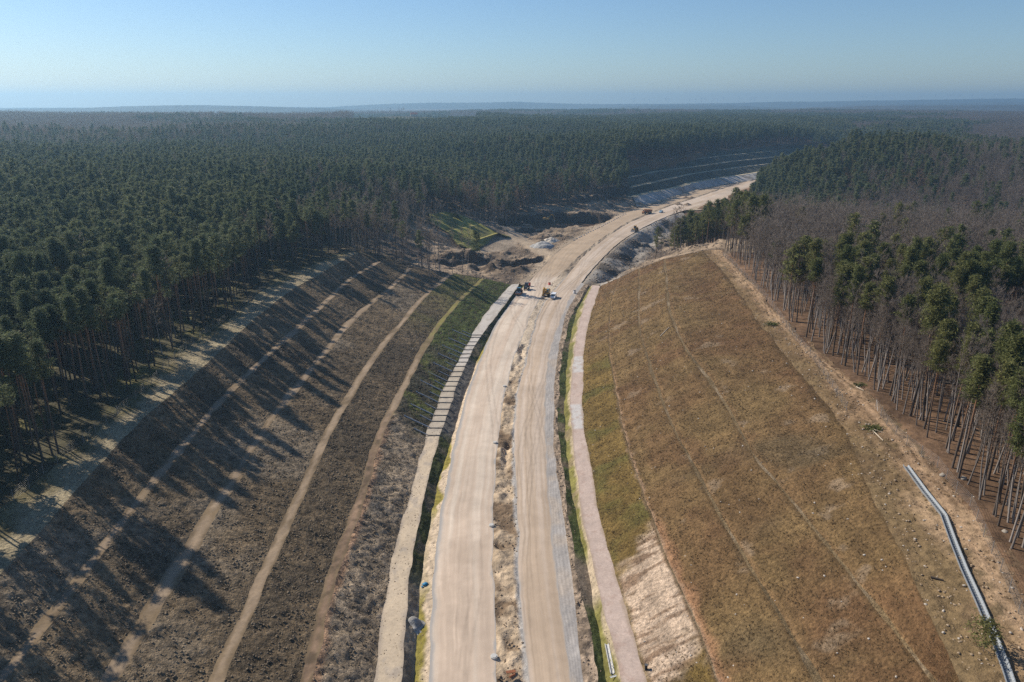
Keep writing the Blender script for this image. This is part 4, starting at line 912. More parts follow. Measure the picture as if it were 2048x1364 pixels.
# middle distance
mx_, my_ = scatter(420, 1080, 4.0, 45)
k = allowed(mx_, my_); PX, PY = mx_[k], my_[k]; PZ = T(PX, PY) - .2; k = clear_view(PX, PY, PZ); PX, PY, PZ = PX[k], PY[k], PZ[k]
pb, px, py, zc = bare_p(PX, PY, PZ); u = RNG.uniform(size=len(PX)); isb = u < np.maximum(pb, .07); lar = isb & (fbm(PX, PY, 40, 2, 55) > .55); kp = (RNG.uniform(size=len(PX)) < .92); isb2 = isb & ~lar
rg = (PX > 130) & (PY < 760)
push(kp & ~isb & ~rg, CP_MID, 8, 'pine_forest', 'bluish pine forest on the plateau beyond the dug-over valley')
push(kp & ~isb & rg, CP_MID, 8, 'pine_forest', 'pine forest covering the rounded hill beyond the wood')
push(kp & isb2, CB_MID, 5, 'bare_forest', 'leafless brown forest among the pines of the middle distance')
push(kp & lar, CLA_MID, 3, 'larch_forest', 'patches of tawny leafless larches among the pines')
# far clusters
fx, fy = scatter(1080, 3300, 15.0, 42)
fpx, fpy, fzc = proj(fx, fy, T(fx, fy)); k = ~((fpx > 700) & (fpx < 960) & (fzc > 1480) & (fzc < 1900)); fx, fy = fx[k], fy[k]
PX, PY = fx, fy; PZ = T(PX, PY) - .3
pb, px, py, zc = bare_p(PX, PY, PZ); pb = np.clip(pb + .5 * fbm(PX, PY, 260, 3, 66), 0, 1); isb = RNG.uniform(size=len(PX)) < sstep(.3, .7, pb)
push(~isb, CP_FAR, 4, 'distant_pine_forest', 'distant hazy pine forest', .85, 1.15)
push(isb, CB_FAR, 4, 'distant_bare_forest', 'distant hazy leafless forest', .85, 1.15)

# ------------------------------------------------------------------ far ridges
def ridge(name, pts, d, wid, zb, colr, label, tree=14.0, dx=None, jag=3.0):
    P = np.array([atd(a, b, d) for a, b in pts]); dx = dx or d / 900
    xs = np.arange(P[0, 0], P[-1, 0], dx); zt = np.interp(xs, P[:, 0], P[:, 2])
    kr = np.hanning(41); kr /= kr.sum(); zt = np.convolve(np.pad(zt, 20, mode='edge'), kr, 'valid')
    q = np.linspace(-1, 1, 33); Xg, Q = np.meshgrid(xs, q); 
    Z = zb + (zt[None, :] - zb) * np.cos(Q * math.pi / 2) ** 1.0 * (1 + .06 * fbm(Xg, Q * wid, wid * .7, 3, int(d)))
    Z = np.minimum(Z, zt[None, :] + 2)
    Z += jag * (vnoise(Xg / (dx * 1.7), Q * 13 + d, 5) - .5) * np.cos(Q * math.pi / 2)
    Yg = P[:, 1].mean() + Q * wid + 0 * Xg
    c = np.asarray(colr) * (1 + .35 * fbm(Xg, Yg, d * .05, 4, 7)[..., None])
    me = mesh_np(name, np.stack([Xg, Yg, Z], -1).reshape(-1, 3), grid_faces(33, len(xs)), M['hill'], np.clip(c, .01, 1).reshape(-1, 3), smooth=True)
    return tag(obj(name, me), label, kind='structure')
ridge('hill', [(-2500,226),(-400,222),(150,217),(260,213),(380,211),(520,213),(640,217),(760,224),(900,232)], 4600, 700, 20, (.06,.06,.05), 'blue wooded ridge beyond the brown woods', jag=7)
ridge('hill', [(600,219),(700,212),(760,209),(850,206),(960,206),(1030,203),(1090,206),(1180,208),(1290,210),(1400,213)], 6900, 700, 20, (.06,.06,.05), 'long blue ridge rising on the horizon', jag=8)
ridge('hill', [(1150,222),(1230,214),(1320,211),(1420,210),(1500,213),(1650,219),(1750,226)], 5200, 700, 20, (.055,.06,.05), 'low blue-green wooded ridge on the horizon', jag=8)
ridge('hill', [(-6000,224),(-2000,220),(900,214),(1250,208),(1450,206),(1600,203.5),(1750,201),(1900,199),(2048,197.5),(2600,196),(5000,196)], 6700, 700, 10, (.07,.07,.06), 'palest blue horizon ridge carrying the wind turbines', jag=5)
ridge('hill', [(1560,217),(1700,211),(1850,207),(2000,205),(2300,203),(4000,203)], 5600, 600, 15, (.06,.06,.055), 'blue ridge below the turbine horizon', jag=8)
ridge('hill', [(1500,224),(1640,216),(1760,213),(1880,212),(2048,211),(2600,209),(3600,210)], 3900, 600, 15, (.055,.05,.045), 'dark wooded rise before the far blue ridges', jag=9)

# ------------------------------------------------------------------ ground cover on the slopes
def cover_points(Ea, Eb, dens, seed):
    """random points on the strip between two edges"""
    rng = np.random.default_rng(seed)
    w_ = np.linalg.norm(Ea - Eb, axis=1); dl = np.r_[np.linalg.norm(np.diff(Ea, axis=0), axis=1), 0]
    area = w_ * dl; cum = np.cumsum(area); n = int(cum[-1] * dens)
    i = np.clip(np.searchsorted(cum, rng.uniform(0, cum[-1], n)), 0, len(Ea) - 2); u = rng.uniform(size=n)[:, None]; t = rng.uniform(size=n)[:, None]
    A = Ea[i] * (1 - u) + Ea[i + 1] * u; B = Eb[i] * (1 - u) + Eb[i + 1] * u
    return A * (1 - t) + B * t
M['tuft'] = foliage('dry_grass_tuft', (.17, .112, .056), (.265, .182, .092), .25)
M['clod'] = foliage('stony_clod', (.14, .10, .062), (.29, .225, .15), .3)
M['pebble'] = foliage('pale_stone', (.34, .285, .225), (.52, .46, .39), .15)
def tuft_me(seed):
    rng = np.random.default_rng(seed); so = Soup(); n = 16
    A = rng.normal(size=(n, 3)) * np.array([.16, .16, 0]); B = A + rng.normal(size=(n, 3)) * np.array([.16, .16, .05]) + np.array([0, 0, .26]); so.twigs(A, B, .07); return [so.arr()]
def clod_me(seed, r=.2, flat=.7):
    rng = np.random.default_rng(seed); t = (1 + 5 ** .5) / 2
    V = np.array([(-1,t,0),(1,t,0),(-1,-t,0),(1,-t,0),(0,-1,t),(0,1,t),(0,-1,-t),(0,1,-t),(t,0,-1),(t,0,1),(-t,0,-1),(-t,0,1)], float); V /= np.linalg.norm(V, axis=1)[:, None]
    F = np.array([(0,11,5),(0,5,1),(0,1,7),(0,7,10),(0,10,11),(1,5,9),(5,11,4),(11,10,2),(10,7,6),(7,1,8),(3,9,4),(3,4,2),(3,2,6),(3,6,8),(3,8,9),(4,9,5),(2,4,11),(6,2,10),(8,6,7),(9,8,1)])
    V = V * rng.uniform(.65, 1.25, (12, 1)) * r * np.array([1.15, 1, flat]); return [(V, F)]
M['lump'] = foliage('soil_lump', (.20, .14, .09), (.40, .30, .20), .2)
CT = protos('grass_tuft', [tuft_me(500 + k) for k in range(4)], [M['tuft']])
CC = protos('stony_clod', [clod_me(520 + k) for k in range(5)], [M['clod']])
CS = protos('pale_stone', [clod_me(540 + k, .16, .6) for k in range(5)], [M['pebble']])
def cover(Es, name, coll, nv, label, s0, s1, off=0.0):
    P = np.concatenate(Es); rng = RNG
    if name == 'dry_grass':
        k = ~((P[:, 2] < 5.3) & (P[:, 1] > 86) & (P[:, 1] < 112)); P = P[k]
    n = len(P)
    points(P[:, 0], P[:, 1], P[:, 2] + off, rng.integers(0, nv, n), rng.uniform(s0, s1, n), name, coll, label)
cover([cover_points(*QS[k], 3.6, 600 + k) for k in range(4)] + [cover_points(edge('Rc'), edge('FR'), .9, 605)], 'dry_grass', CT, 4, 'short dry brown grass tufts all over the brown slope', .2, .5)
lefts = [cover_points(edge(*a), edge(*b), 3.0, 610 + i) for i, (a, b, _) in enumerate(tiers)] + [cover_points(edge('B4', BW['B4']), edge('PL'), 2.0, 620)]
cover(lefts, 'rubble', CC, 5, 'stony clods of turf covering the terraced slope', .3, .95)
CSO = protos('soil_lump', [clod_me(530 + k, .2, .5) for k in range(5)], [M['lump']])
def vpts(n, seed):
    rng = np.random.default_rng(seed); x = rng.uniform(-50, 118, n); y = rng.uniform(300, 600, n); z, d, hk, _, _ = valley(x, y); k = (d > 1.5) & (hk < .4) & np.isnan(prof(x, y)) & ~in_c(x, y, 0) & ~((x > X(Ln['LL'], y)) & (x < X(Ln['RR'], y))); return np.stack([x, y, z], -1)[k]
cover([cover_points(edge('Rc'), edge('FR'), .7, 630), cover_points(edge('LR'), edge('RL'), .8, 631), cover_points(edge('GR'), edge('DL'), 1.5, 632)], 'rubble', CSO, 5, 'lumps of soil on the sandy verge, bank and median', .25, 1.1)
cover([vpts(9000, 633)], 'rubble', CSO, 5, 'lumps of soil and roots over the dug-up valley', .8, 3.2)
cover([cover_points(*QS[k], 0.022, 640 + k) for k in range(4)] + [cover_points(edge('Rc'), edge('FR'), .12, 645), cover_points(edge('B3'), edge('PL'), .05, 646)], 'pebbles', CS, 5, 'small pale stones scattered over the slopes', .5, 1.5)
cover([(lambda P: P[P[:, 1] < 168])(cover_points(edge('PL'), edge('PR'), 1.3, 650)), cover_points(edge('DB'), edge('LL'), .8, 651), cover_points(edge('DL'), edge('QL'), .5, 652)], 'rubble', CSO, 5, 'loose stones and soil crumbs on the service path and in the ditches', .12, .6)

# ------------------------------------------------------------------ machines, vehicles and site furniture
M['yellow'] = plain('machine_yellow', (.50, .29, .06), .55); M['orange'] = plain('machine_orange', (.46, .19, .07), .55); M['black'] = plain('black_rubber', (.02, .02, .02), .85, var=.3)
M['glass'] = plain('dark_glass', (.05, .08, .10), .12, spec=.6); M['white'] = plain('white_paint', (.78, .79, .80), .35, var=.05); M['blue'] = plain('pale_blue_paint', (.34, .50, .62), .35, var=.06)
M['steel'] = plain('worn_steel', (.33, .31, .29), .5, .4); M['concrete'] = plain('pale_concrete', (.55, .53, .49), .9, var=.12); M['grey'] = plain('grey_plastic_pipe', (.36, .38, .40), .55, var=.15)
M['dkgrey'] = plain('dark_pipe', (.10, .105, .11), .6, var=.2); M['red'] = plain('red_paint', (.55, .05, .045), .5); M['coral'] = plain('coral_paint', (.75, .12, .09), .5); M['teal'] = plain('teal_roof', (.10, .24, .30), .4)
M['navy'] = plain('dark_blue_paint', (.03, .045, .075), .5); M['tarp'] = plain('blue_tarpaulin', (.02, .20, .36), .6); M['log'] = plain('pale_log', (.52, .43, .32), .9, var=.2); M['rust'] = plain('rusty_steel', (.30, .11, .05), .85, var=.3)
M['stone'] = plain('boulder_stone', (.36, .31, .25), .95, var=.35, scale=3); M['brownm'] = plain('muddy_orange', (.36, .15, .06), .7, var=.3); M['roof'] = plain('red_tiles', (.36, .12, .07), .9); M['wallw'] = plain('cream_render', (.6, .52, .42), .9)
M['galv'] = plain('galvanised_mesh', (.40, .42, .43), .5, .3, var=.2, scale=20)
RD = lambda y: math.atan2(float(X(Ln['LR'], y + 4) - X(Ln['LR'], y - 4)), 8.0)      # bearing of the road, from +Y towards +X
def heading(dx, dy): return math.atan2(dy, dx)                                         # local +X faces (dx, dy)
def wheel(parent, c, r, wd, rim='steel'):
    o = MB().tube((c[0], c[1] - wd / 2, c[2]), (c[0], c[1] + wd / 2, c[2]), r, r, 14).obj('wheel', M['black'], parent)
    MB().tube((c[0], c[1] - wd / 2 - .02, c[2]), (c[0], c[1] + wd / 2 + .02, c[2]), r * .5, r * .5, 10).obj('rim', M[rim], o); return o
def track(parent, y, L, Hh, wd):
    prof_ = [(-L / 2, Hh * .5), (-L / 2 + Hh * .25, Hh * .06), (L / 2 - Hh * .25, Hh * .06), (L / 2, Hh * .5), (L / 2 - Hh * .3, Hh), (-L / 2 + Hh * .3, Hh)]
    return MB().prism(prof_, y - wd / 2, y + wd / 2).obj('track', M['black'], parent)
def excavator(loc, rz, label, paint, boom_up=1.0):
    o = empty('excavator', loc, rz); tag(o, label, 'excavator')
    for s in (-1, 1): track(o, s * 1.1, 4.2, .95, .6)
    MB().box((0, 0, .95), (1.6, 1.6, .5)).obj('undercarriage', M['steel'], o)
    b = MB().box((-.9, 0, 1.85), (3.6, 2.7, 1.2), bev=.12); b.box((-1.6, 0, 2.6), (1.6, 2.3, .5), bev=.1); b.obj('body', M[paint], o)
    MB().box((-2.75, 0, 1.8), (.8, 2.6, 1.1), bev=.2).obj('counterweight', M['black'], o)
    c = MB().box((.75, .85, 2.2), (1.6, 1.0, 1.9), bev=.08, top=(.85, .9)).obj('cab', M[paint], o)
    g = MB(); g.box((1.5, .85, 2.45), (.1, .85, 1.0)); g.box((.75, 1.36, 2.45), (1.2, .06, .9)); g.box((.75, .34, 2.45), (1.2, .06, .9)); g.obj('window', M['glass'], c)
    MB().box((.7, .85, 3.2), (1.45, 1.0, .1), bev=.03).obj('cab_roof', M['teal'], c)
    def bar(a, b_, w0, w1, nm, mat):
        d = Vector((b_[0] - a[0], 0, b_[1] - a[1])); n = Vector((-d.z, 0, d.x)).normalized()
        pr = [(a[0] - n.x * w0, a[1] - n.z * w0), (b_[0] - n.x * w1, b_[1] - n.z * w1), (b_[0] + n.x * w1, b_[1] + n.z * w1), (a[0] + n.x * w0, a[1] + n.z * w0)]
        return MB().prism(pr, -.5, -.08).obj(nm, mat, o)
    k = boom_up
    A, B, C_, D_ = (.7, 1.9), (2.6, 3.6 + k), (4.6, 3.2 + k), (5.2, 1.2)
    bar(A, B, .3, .35, 'boom', M[paint]); bar(B, C_, .33, .22, 'boom', M[paint]); bar(C_, D_, .26, .16, 'dipper_arm', M[paint])
    MB().tube((1.6, -.29, 2.0), (3.1, -.29, 3.3 + k), .1).obj('hydraulic_ram', M['steel'], o)
    MB().prism([(5.2, 1.3), (5.6, .9), (5.5, .25), (4.9, .05), (4.5, .35), (4.75, .95)], -.95, .35).obj('bucket', M['steel'], o)
    return o
r_ = at(1092, 592, .1); excavator(r_, heading(-.25, -1), 'orange-yellow tracked excavator with raised boom standing next to the white van', 'yellow', .6)
v_ = vz_at(1094, 443, 2); excavator(v_, heading(1, -.15), 'yellow excavator on the rim of the dark dug pit', 'yellow', 1.2)
# road roller
c = at(1038, 588, .1); o = empty('road_roller', c, heading(-.2, -1)); tag(o, 'orange road roller with smooth front drum and teal cab roof', 'road roller')
MB().tube((1.9, -1.05, .75), (1.9, 1.05, .75), .75, .75, 20).obj('drum', M['steel'], o)
f = MB(); f.box((1.9, 1.18, .8), (2.0, .18, .35)); f.box((1.9, -1.18, .8), (2.0, .18, .35)); f.box((2.95, 0, .8), (.18, 2.4, .35)); f.box((.9, 0, .8), (.25, 2.5, .4)); f.obj('drum_frame', M['orange'], o)
MB().box((-1.6, 0, 1.35), (2.2, 1.7, 1.1), bev=.15).obj('engine_hood', M['orange'], o)
cb = MB().box((.1, 0, 1.75), (1.4, 1.6, 1.9), bev=.06, top=(.9, .92)).obj('cab', M['glass'], o); MB().box((.1, 0, 2.78), (1.7, 1.9, .14), bev=.04).obj('cab_roof', M['teal'], cb)
for s in (-1, 1): wheel(o, (-1.5, s * 1.0, .8), .8, .55)
# dark tractor
c = at(1053, 579, .1); o = empty('tractor', c, heading(-.15, -1)); tag(o, 'dark blue tractor parked behind the orange road roller', 'tractor')
MB().box((1.1, 0, 1.25), (2.0, .95, .9), bev=.1).obj('bonnet', M['navy'], o); cb = MB().box((-.6, 0, 1.9), (1.5, 1.6, 1.7), bev=.07, top=(.88, .9)).obj('cab', M['glass'], o); MB().box((-.6, 0, 2.82), (1.6, 1.7, .14), bev=.04).obj('cab_roof', M['navy'], cb)
MB().box((-.7, 0, .9), (1.6, .8, .6)).obj('chassis', M['black'], o)
for s in (-1, 1): wheel(o, (-.9, s * 1.0, .85), .85, .5, 'yellow'); wheel(o, (1.5, s * .85, .55), .55, .35, 'yellow')
MB().tube((1.3, .3, 1.7), (1.3, .3, 2.5), .06).obj('exhaust', M['steel'], o)
def car(name, loc, rz, mat, label, cat, L=4.6, Hh=1.6, van=False):
    o = empty(name, loc, rz); tag(o, label, cat); wd = 1.85
    if van: pr = [(-L / 2, .35), (L / 2, .35), (L / 2, .85), (L / 2 - .75, 1.1), (L / 2 - 1.5, Hh), (-L / 2 + .12, Hh), (-L / 2, 1.0)]
    else: pr = [(-L / 2, .3), (L / 2, .3), (L / 2, .75), (L / 2 - 1.1, .95), (L / 2 - 1.9, Hh), (-L / 2 + .9, Hh), (-L / 2 + .15, 1.0)]
    b = MB().prism(pr, -wd / 2, wd / 2); b.obj('body', mat, o)
    x0 = L / 2 - (.75 if van else 1.1); x1 = L / 2 - (1.5 if van else 1.9); z0 = 1.1 if van else .95
    dx, dz = x1 - x0, Hh - z0; n = Vector((dz, 0, -dx)).normalized() * .02
    g = MB(); P = [Vector((x0 + dx * t, y, z0 + dz * t)) + n for t, y in ((.12, -.78), (.12, .78), (.9, .7), (.9, -.7))]; g.add(P, [(0, 1, 2, 3)]); g.obj('windscreen', M['glass'], o)
    for s in (-1, 1):
        y = s * (wd / 2 + .015); xb = -L / 2 + (.5 if van else 1.0)
        MB().add([(x0 - .25, y, z0 + .05), (x1 - .02, y, Hh - .12), (xb, y, Hh - .12), (xb - .15, y, z0 + .05)], [(0, 1, 2, 3)]).obj('side_window', M['glass'], o)
        MB().box((L / 2 + .01, s * .68, .68), (.05, .32, .18)).obj('headlight', M['concrete'], o)
        for xx_ in (-L * .3, L * .3): wheel(o, (xx_, s * .82, .33), .33, .22)
    MB().box((0, 0, .33), (L - .3, wd - .3, .2)).obj('underbody', M['black'], o)
    return o
car('parked_van', at(1107, 596, .1), heading(-.2, -1), M['white'], 'white van parked next to the orange-yellow excavator', 'van', 4.8, 1.95, True)
car('car', at(1322, 425, .1), heading(-.5, -.85), M['blue'], 'pale blue car driving on the gravel carriageway', 'car')
# wheel loader and dump truck further along
c = at(1270, 462, .1); o = empty('wheel_loader', c, heading(-.55, -.9)); tag(o, 'yellow wheel loader at the kerb beside the row of concrete blocks', 'wheel loader')
MB().box((-1.4, 0, 1.7), (2.6, 1.9, 1.1), bev=.15).obj('engine_hood', M['yellow'], o); MB().box((1.0, 0, 1.25), (2.0, 1.2, .7), bev=.1).obj('front_frame', M['yellow'], o)
cb = MB().box((.1, 0, 2.5), (1.4, 1.5, 1.7), bev=.06, top=(.9, .9)).obj('cab', M['glass'], o); MB().box((.1, 0, 3.42), (1.6, 1.7, .14), bev=.04).obj('cab_roof', M['yellow'], cb)
for s in (-1, 1):
    wheel(o, (-1.6, s * 1.1, .85), .85, .6, 'yellow'); wheel(o, (1.5, s * 1.1, .85), .85, .6, 'yellow')
    MB().tube((1.2, s * .5, 1.6), (3.2, s * .5, .8), .14).obj('lift_arm', M['yellow'], o)
MB().prism([(3.0, .15), (4.3, .1), (4.3, .2), (3.4, .5), (3.3, 1.3), (3.1, 1.3)], -1.4, 1.4).obj('bucket', M['steel'], o)
c = at(1294, 427, .1); o = empty('dump_truck', c, heading(-.75, -.65)); tag(o, 'muddy orange dump truck on the brown earth carriageway', 'dump truck')
MB().box((0, 0, 1.0), (8.2, 1.3, .5)).obj('chassis', M['black'], o)
cb = MB().box((3.0, 0, 2.1), (1.9, 2.3, 1.7), bev=.12, top=(.85, .92)).obj('cab', M['brownm'], o); MB().box((3.86, 0, 2.4), (.1, 1.9, .7)).obj('windscreen', M['glass'], cb); MB().box((4.4, 0, 1.5), (1.1, 2.0, .9), bev=.1).obj('bonnet', M['brownm'], o)
MB().prism([(-4.2, 1.6), (-3.2, 1.3), (1.6, 1.3), (1.9, 3.0), (2.1, 3.3), (-4.6, 2.6)], -1.45, 1.45).obj('dump_body', M['brownm'], o)
for s in (-1, 1):
    for xx_ in (-3.0, -1.3, 3.4): wheel(o, (xx_, s * 1.15, .8), .8, .55)
# barrels and tanks
def barrel(px, py, mat, label, r=.55, h=1.1):
    c = at(px, py, .1); o = empty('barrel', c); tag(o, label, 'barrel'); MB().tube((0, 0, 0), (0, 0, h), r, r, 14).obj('drum_shell', mat, o)
    for z in (.0, h * .33, h * .66, h - .06): MB().tube((0, 0, z), (0, 0, z + .06), r * 1.05, r * 1.05, 14).obj('hoop', mat, o)
    MB().tube((r * .4, 0, h), (r * .4, 0, h + .05), .08).obj('bung', M['steel'], o)
barrel(1058, 572, M['red'], 'dark red barrel on the carriageway behind the tractor', .75, 1.5)
barrel(1099, 569, M['coral'], 'coral red barrel on the sandy island between the carriageways', .55, .9)
barrel(1149, 586, M['white'], 'white barrel at the gravel shoulder before the ditch', .6, 1.2)
# concrete blocks along the road edge
def block_row(pts, n, label, group):
    P = np.array([at(a, b, 0) for a, b in pts]); d = P[1] - P[0]
    for i in range(n):
        c = P[0] + d * (i + .5) / n + np.array([*RNG.normal(0, .15, 2), 0]); z = max(float(valley(np.array([c[0]]), np.array([c[1]]))[0][0]), -.25)
        o = empty('concrete_block', (c[0], c[1], z), heading(d[0], d[1]) + RNG.normal(0, .15)); tag(o, label, 'concrete block', group)
        MB().box((0, 0, .42), (1.0, .7, .9), bev=.06, top=(.9, .8)).obj('block', M['concrete'], o); MB().box((0, 0, .9), (.35, .1, .1)).obj('lifting_eye', M['steel'], o)
block_row([(1249, 486), (1284, 463)], 11, 'pale concrete block in the row along the embankment edge by the wheel loader', 'blocks by the wheel loader')
block_row([(1301, 452), (1333, 435)], 9, 'pale concrete block in the row along the embankment edge by the blue car', 'blocks by the blue car')
block_row([(1146, 482), (1252, 428)], 26, 'pale concrete block in the row between the pit and the brown carriageway', 'blocks by the pit')
# concrete manhole rings at the median
for (a, b), lb in zip([(1009, 773), (990, 886), (983, 1052), (988, 1315)], ['manhole ring beside the deepest dark trench of the median', 'manhole ring where the wide carriageway edge meets pale median sand', 'manhole ring at the edge of a smooth sandy stretch of median', 'manhole ring beside the rusty plate in the median']):
    c = at(a, b, 0); c[2] = 0; o = empty('manhole_ring', c); tag(o, 'concrete ' + lb, 'manhole'); 
    MB().tube((0, 0, -.3), (0, 0, .3), .55, .53, 18).obj('ring', M['concrete'], o); MB().tube((0, 0, .3), (0, 0, .36), .4, .4, 16).obj('cover', M['concrete'], o)
# pipes laid down the lower slope, over the path and into the ditch
CR = [((860,160),(935,160)),((845,187),(925,185)),((820,232),(905,232)),((795,272),(885,272)),((775,315),(865,315)),((745,358),(845,358)),((725,400),(820,400)),((705,445),(800,445)),((685,490),(785,490)),((655,545),(755,545)),((635,595),(735,597)),((605,645),(705,650)),((585,697),(690,697)),((575,750),(665,752)),((545,813),(640,818)),((510,868),(630,872)),((490,937),(615,940)),((480,1003),(595,1005)),((460,1067),(580,1067)),((430,1137),(555,1137)),((400,1213),(525,1215))]
for i, (a, b) in enumerate(CR):
    k = .1906; pa = at(780 + a[0] * k, 640 + a[1] * k, 1); pb_ = at(780 + b[0] * k, 640 + b[1] * k, 1); y = (pa[1] + pb_[1]) / 2
    xa, xb = float(X(Ln['PL'], y)), float(X(Ln['PR'], y)); long_ = i % 2 == 1
    o = empty('drain_pipe', (xa, y, 1)); tag(o, 'long grey drain pipe running high up the lower slope and across the path' if long_ else 'short grey drain pipe on the lower slope foot crossing the path', 'pipe', 'long pipes over the path' if long_ else 'short pipes over the path')
    L = (5.6 if long_ else 2.9) * RNG.uniform(.9, 1.1); pts = []
    for t in np.linspace(0, 1, 6):
        xx_ = xa - L * t; yy_ = y + 1.2 * t * (1 if long_ else .6); pts.append((xx_ - xa, yy_ - y, ground(xx_, yy_) - 1 + .24))
    MB().path(pts, .17 if long_ else .13, 8).obj('slope_section', M['grey'], o)
    MB().tube(pts[-1], (pts[-1][0] - .25, pts[-1][1] + .05, pts[-1][2] + .14), .24 if long_ else .18).obj('socket', M['grey'], o)
    MB().path([pts[0], (.2, 0, .14), (xb - xa - .1, 0, .14)], .11).obj('path_section', M['dkgrey'], o)
    xd = float(X(Ln['DB'], y)); MB().path([(xb - xa - .1, 0, .14), (xb - xa + .35, 0, 0), (xd - xa - .1, -.1, -2.05)], .11).obj('ditch_section', M['dkgrey'], o)
# precast drainage channel along the upper verge
CH = [(1811,934),(1848,985),(1886,1033),(1905,1085),(1927,1140),(1959,1210),(1990,1284),(2011,1338),(2030,1395),(2050,1470)]
P = np.array([at(a, b, 20.0) for a, b in CH]); sl = np.r_[0, np.cumsum(np.linalg.norm(np.diff(P[:, :2], axis=0), axis=1))]
U = [(-.48, .22), (-.38, .22), (-.24, -.14), (.24, -.14), (.38, .22), (.48, .22), (.34, -.24), (-.34, -.24)]
tm_ = MB(); n_ = len(U)
tm_.add([(0.0, y, z) for y, z in U] + [(.52, y, z) for y, z in U], [(k, (k + 1) % n_, n_ + (k + 1) % n_, n_ + k) for k in range(n_)] + [(0, 1, 2, 7), (2, 3, 6, 7), (3, 4, 5, 6), (n_, n_ + 7, n_ + 2, n_ + 1), (n_ + 2, n_ + 7, n_ + 6, n_ + 3), (n_ + 3, n_ + 6, n_ + 5, n_ + 4)])
for k_ in (.1, .3): tm_.box((k_ + .06, 0, -.09), (.05, .5, .06))
tme = tm_.me('trough_element', M['galv']); ch = empty('drainage_channel', (P[0, 0], P[0, 1], 20)); tag(ch, 'long grey segmented drainage trough curving along the sandy verge', 'drainage channel')
s_ = 0.0
while s_ < sl[-1] - .6:
    c = np.array([np.interp(s_, sl, P[:, k]) for k in range(2)]); d = np.array([np.interp(s_ + .5, sl, P[:, k]) for k in range(2)]) - c
    z1, z2 = ground(*c), ground(*(c + d)); e = obj('trough', tme, ch, (c[0] - P[0, 0], c[1] - P[0, 1], z1 + .3 - 20)); e.rotation_euler = (0, -math.atan2(z2 - z1, .5), math.atan2(d[1], d[0])); s_ += .545
# wire fences
def fence(pts3, label, sp=4.0, h=2.0):
    P = np.array(pts3); sl = np.r_[0, np.cumsum(np.linalg.norm(np.diff(P[:, :2], axis=0), axis=1))]; n = max(2, int(sl[-1] / sp)); ss = np.linspace(0, sl[-1], n + 1)
    Q = np.array([[np.interp(s, sl, P[:, 0]), np.interp(s, sl, P[:, 1])] for s in ss]); Z = Hgt(Q[:, 0], Q[:, 1]); o = empty('wire_fence', (Q[0, 0], Q[0, 1], Z[0])); tag(o, label, 'fence')
    pm = MB().tube((0, 0, -.4), (0, 0, h), .05, .05, 6).me('fence_post', M['steel']); L = [(q[0] - Q[0, 0], q[1] - Q[0, 1], z - Z[0]) for q, z in zip(Q, Z)]
    for p_ in L: obj('post', pm, o, p_)
    for k in range(7):
        wv = MB(); zz = .2 + k * (h - .3) / 6
        for a, b in zip(L[:-1], L[1:]): wv.tube((a[0], a[1], a[2] + zz), (b[0], b[1], b[2] + zz), .012, .012, 3, False)
        wv.obj('wire', M['steel'], o)
    for p_, q_ in ((L[0], L[1]), (L[-1], L[-2])): MB().tube((p_[0], p_[1], p_[2] + h * .85), (p_[0] + (q_[0] - p_[0]) * .45, p_[1] + (q_[1] - p_[1]) * .45, p_[2] + (q_[2] - p_[2]) * .45), .04, .04, 6).obj('brace', M['steel'], o)
fence([at(a, b, 20.1) for a, b in [(1447,512),(1490,555),(1533,600),(1587,675),(1632,726),(1676,791),(1693,818)]], 'wire fence run between the far slope corner and the open gap in the fence line')
fence([at(a, b, 20.2) for a, b in [(1751,815),(1775,853),(1813,890),(1874,935),(1915,990),(1936,1006),(1963,1066),(2001,1144),(2032,1213),(2075,1320)]], 'wire fence run from the open gap past the drainage trough')
fence([(X(Ln['FL'], y) + 1.2, y, 20.4) for y in np.arange(62, 240, 12.0)], 'thin wire fence between the dark pine stand and the pale dry verge')
# boulders, logs, cut branches
for (a, b), r, lb in [((1886, 952), .55, 'pale boulder lying on the sandy track by the fence'), ((1926, 959), .6, 'rounded pale boulder at the foot of the first pines'), ((2009, 1066), .6, 'large tawny boulder among the pine trunks')]:
    c = at(a, b, 20.3); me_ = mesh_np('boulder', *clod_me(int(a), r, .75)[0], M['stone']); o = obj('boulder', me_, None, (c[0], c[1], ground(c[0], c[1]) + r * .3)); tag(o, lb, 'boulder')
for (a, b), (c_, d_), r, lb in [((1738,853),(1766,881),.11,'pale debarked log lying on the bare verge'), ((1712,776),(1727,784),.12,'short pale log at the edge of the wood'), ((1862,1150),(1888,1158),.14,'rotten brown log on the verge above the slope'), ((1320,677),(1337,669),.16,'light plank lying on the upper brown slope')]:
    z = 20 if a > 1400 else 12; p1, p2 = at(a, b, z), at(c_, d_, z); p1[2] = ground(*p1[:2]) + .12; p2[2] = ground(*p2[:2]) + .14; v = p2 - p1
    o = empty('fallen_log', p1); tag(o, lb, 'log'); MB().tube((0, 0, 0), v * .55, r, r * .85, 8).tube(v * .55, v, r * .85, r * .6, 8).obj('stem', M['log'] if 'rotten' not in lb else M['pbark'], o); MB().tube(v * .4, v * .4 + np.array([.25, .1, .35]), r * .4, r * .2, 5).obj('branch_stub', M['log'], o)
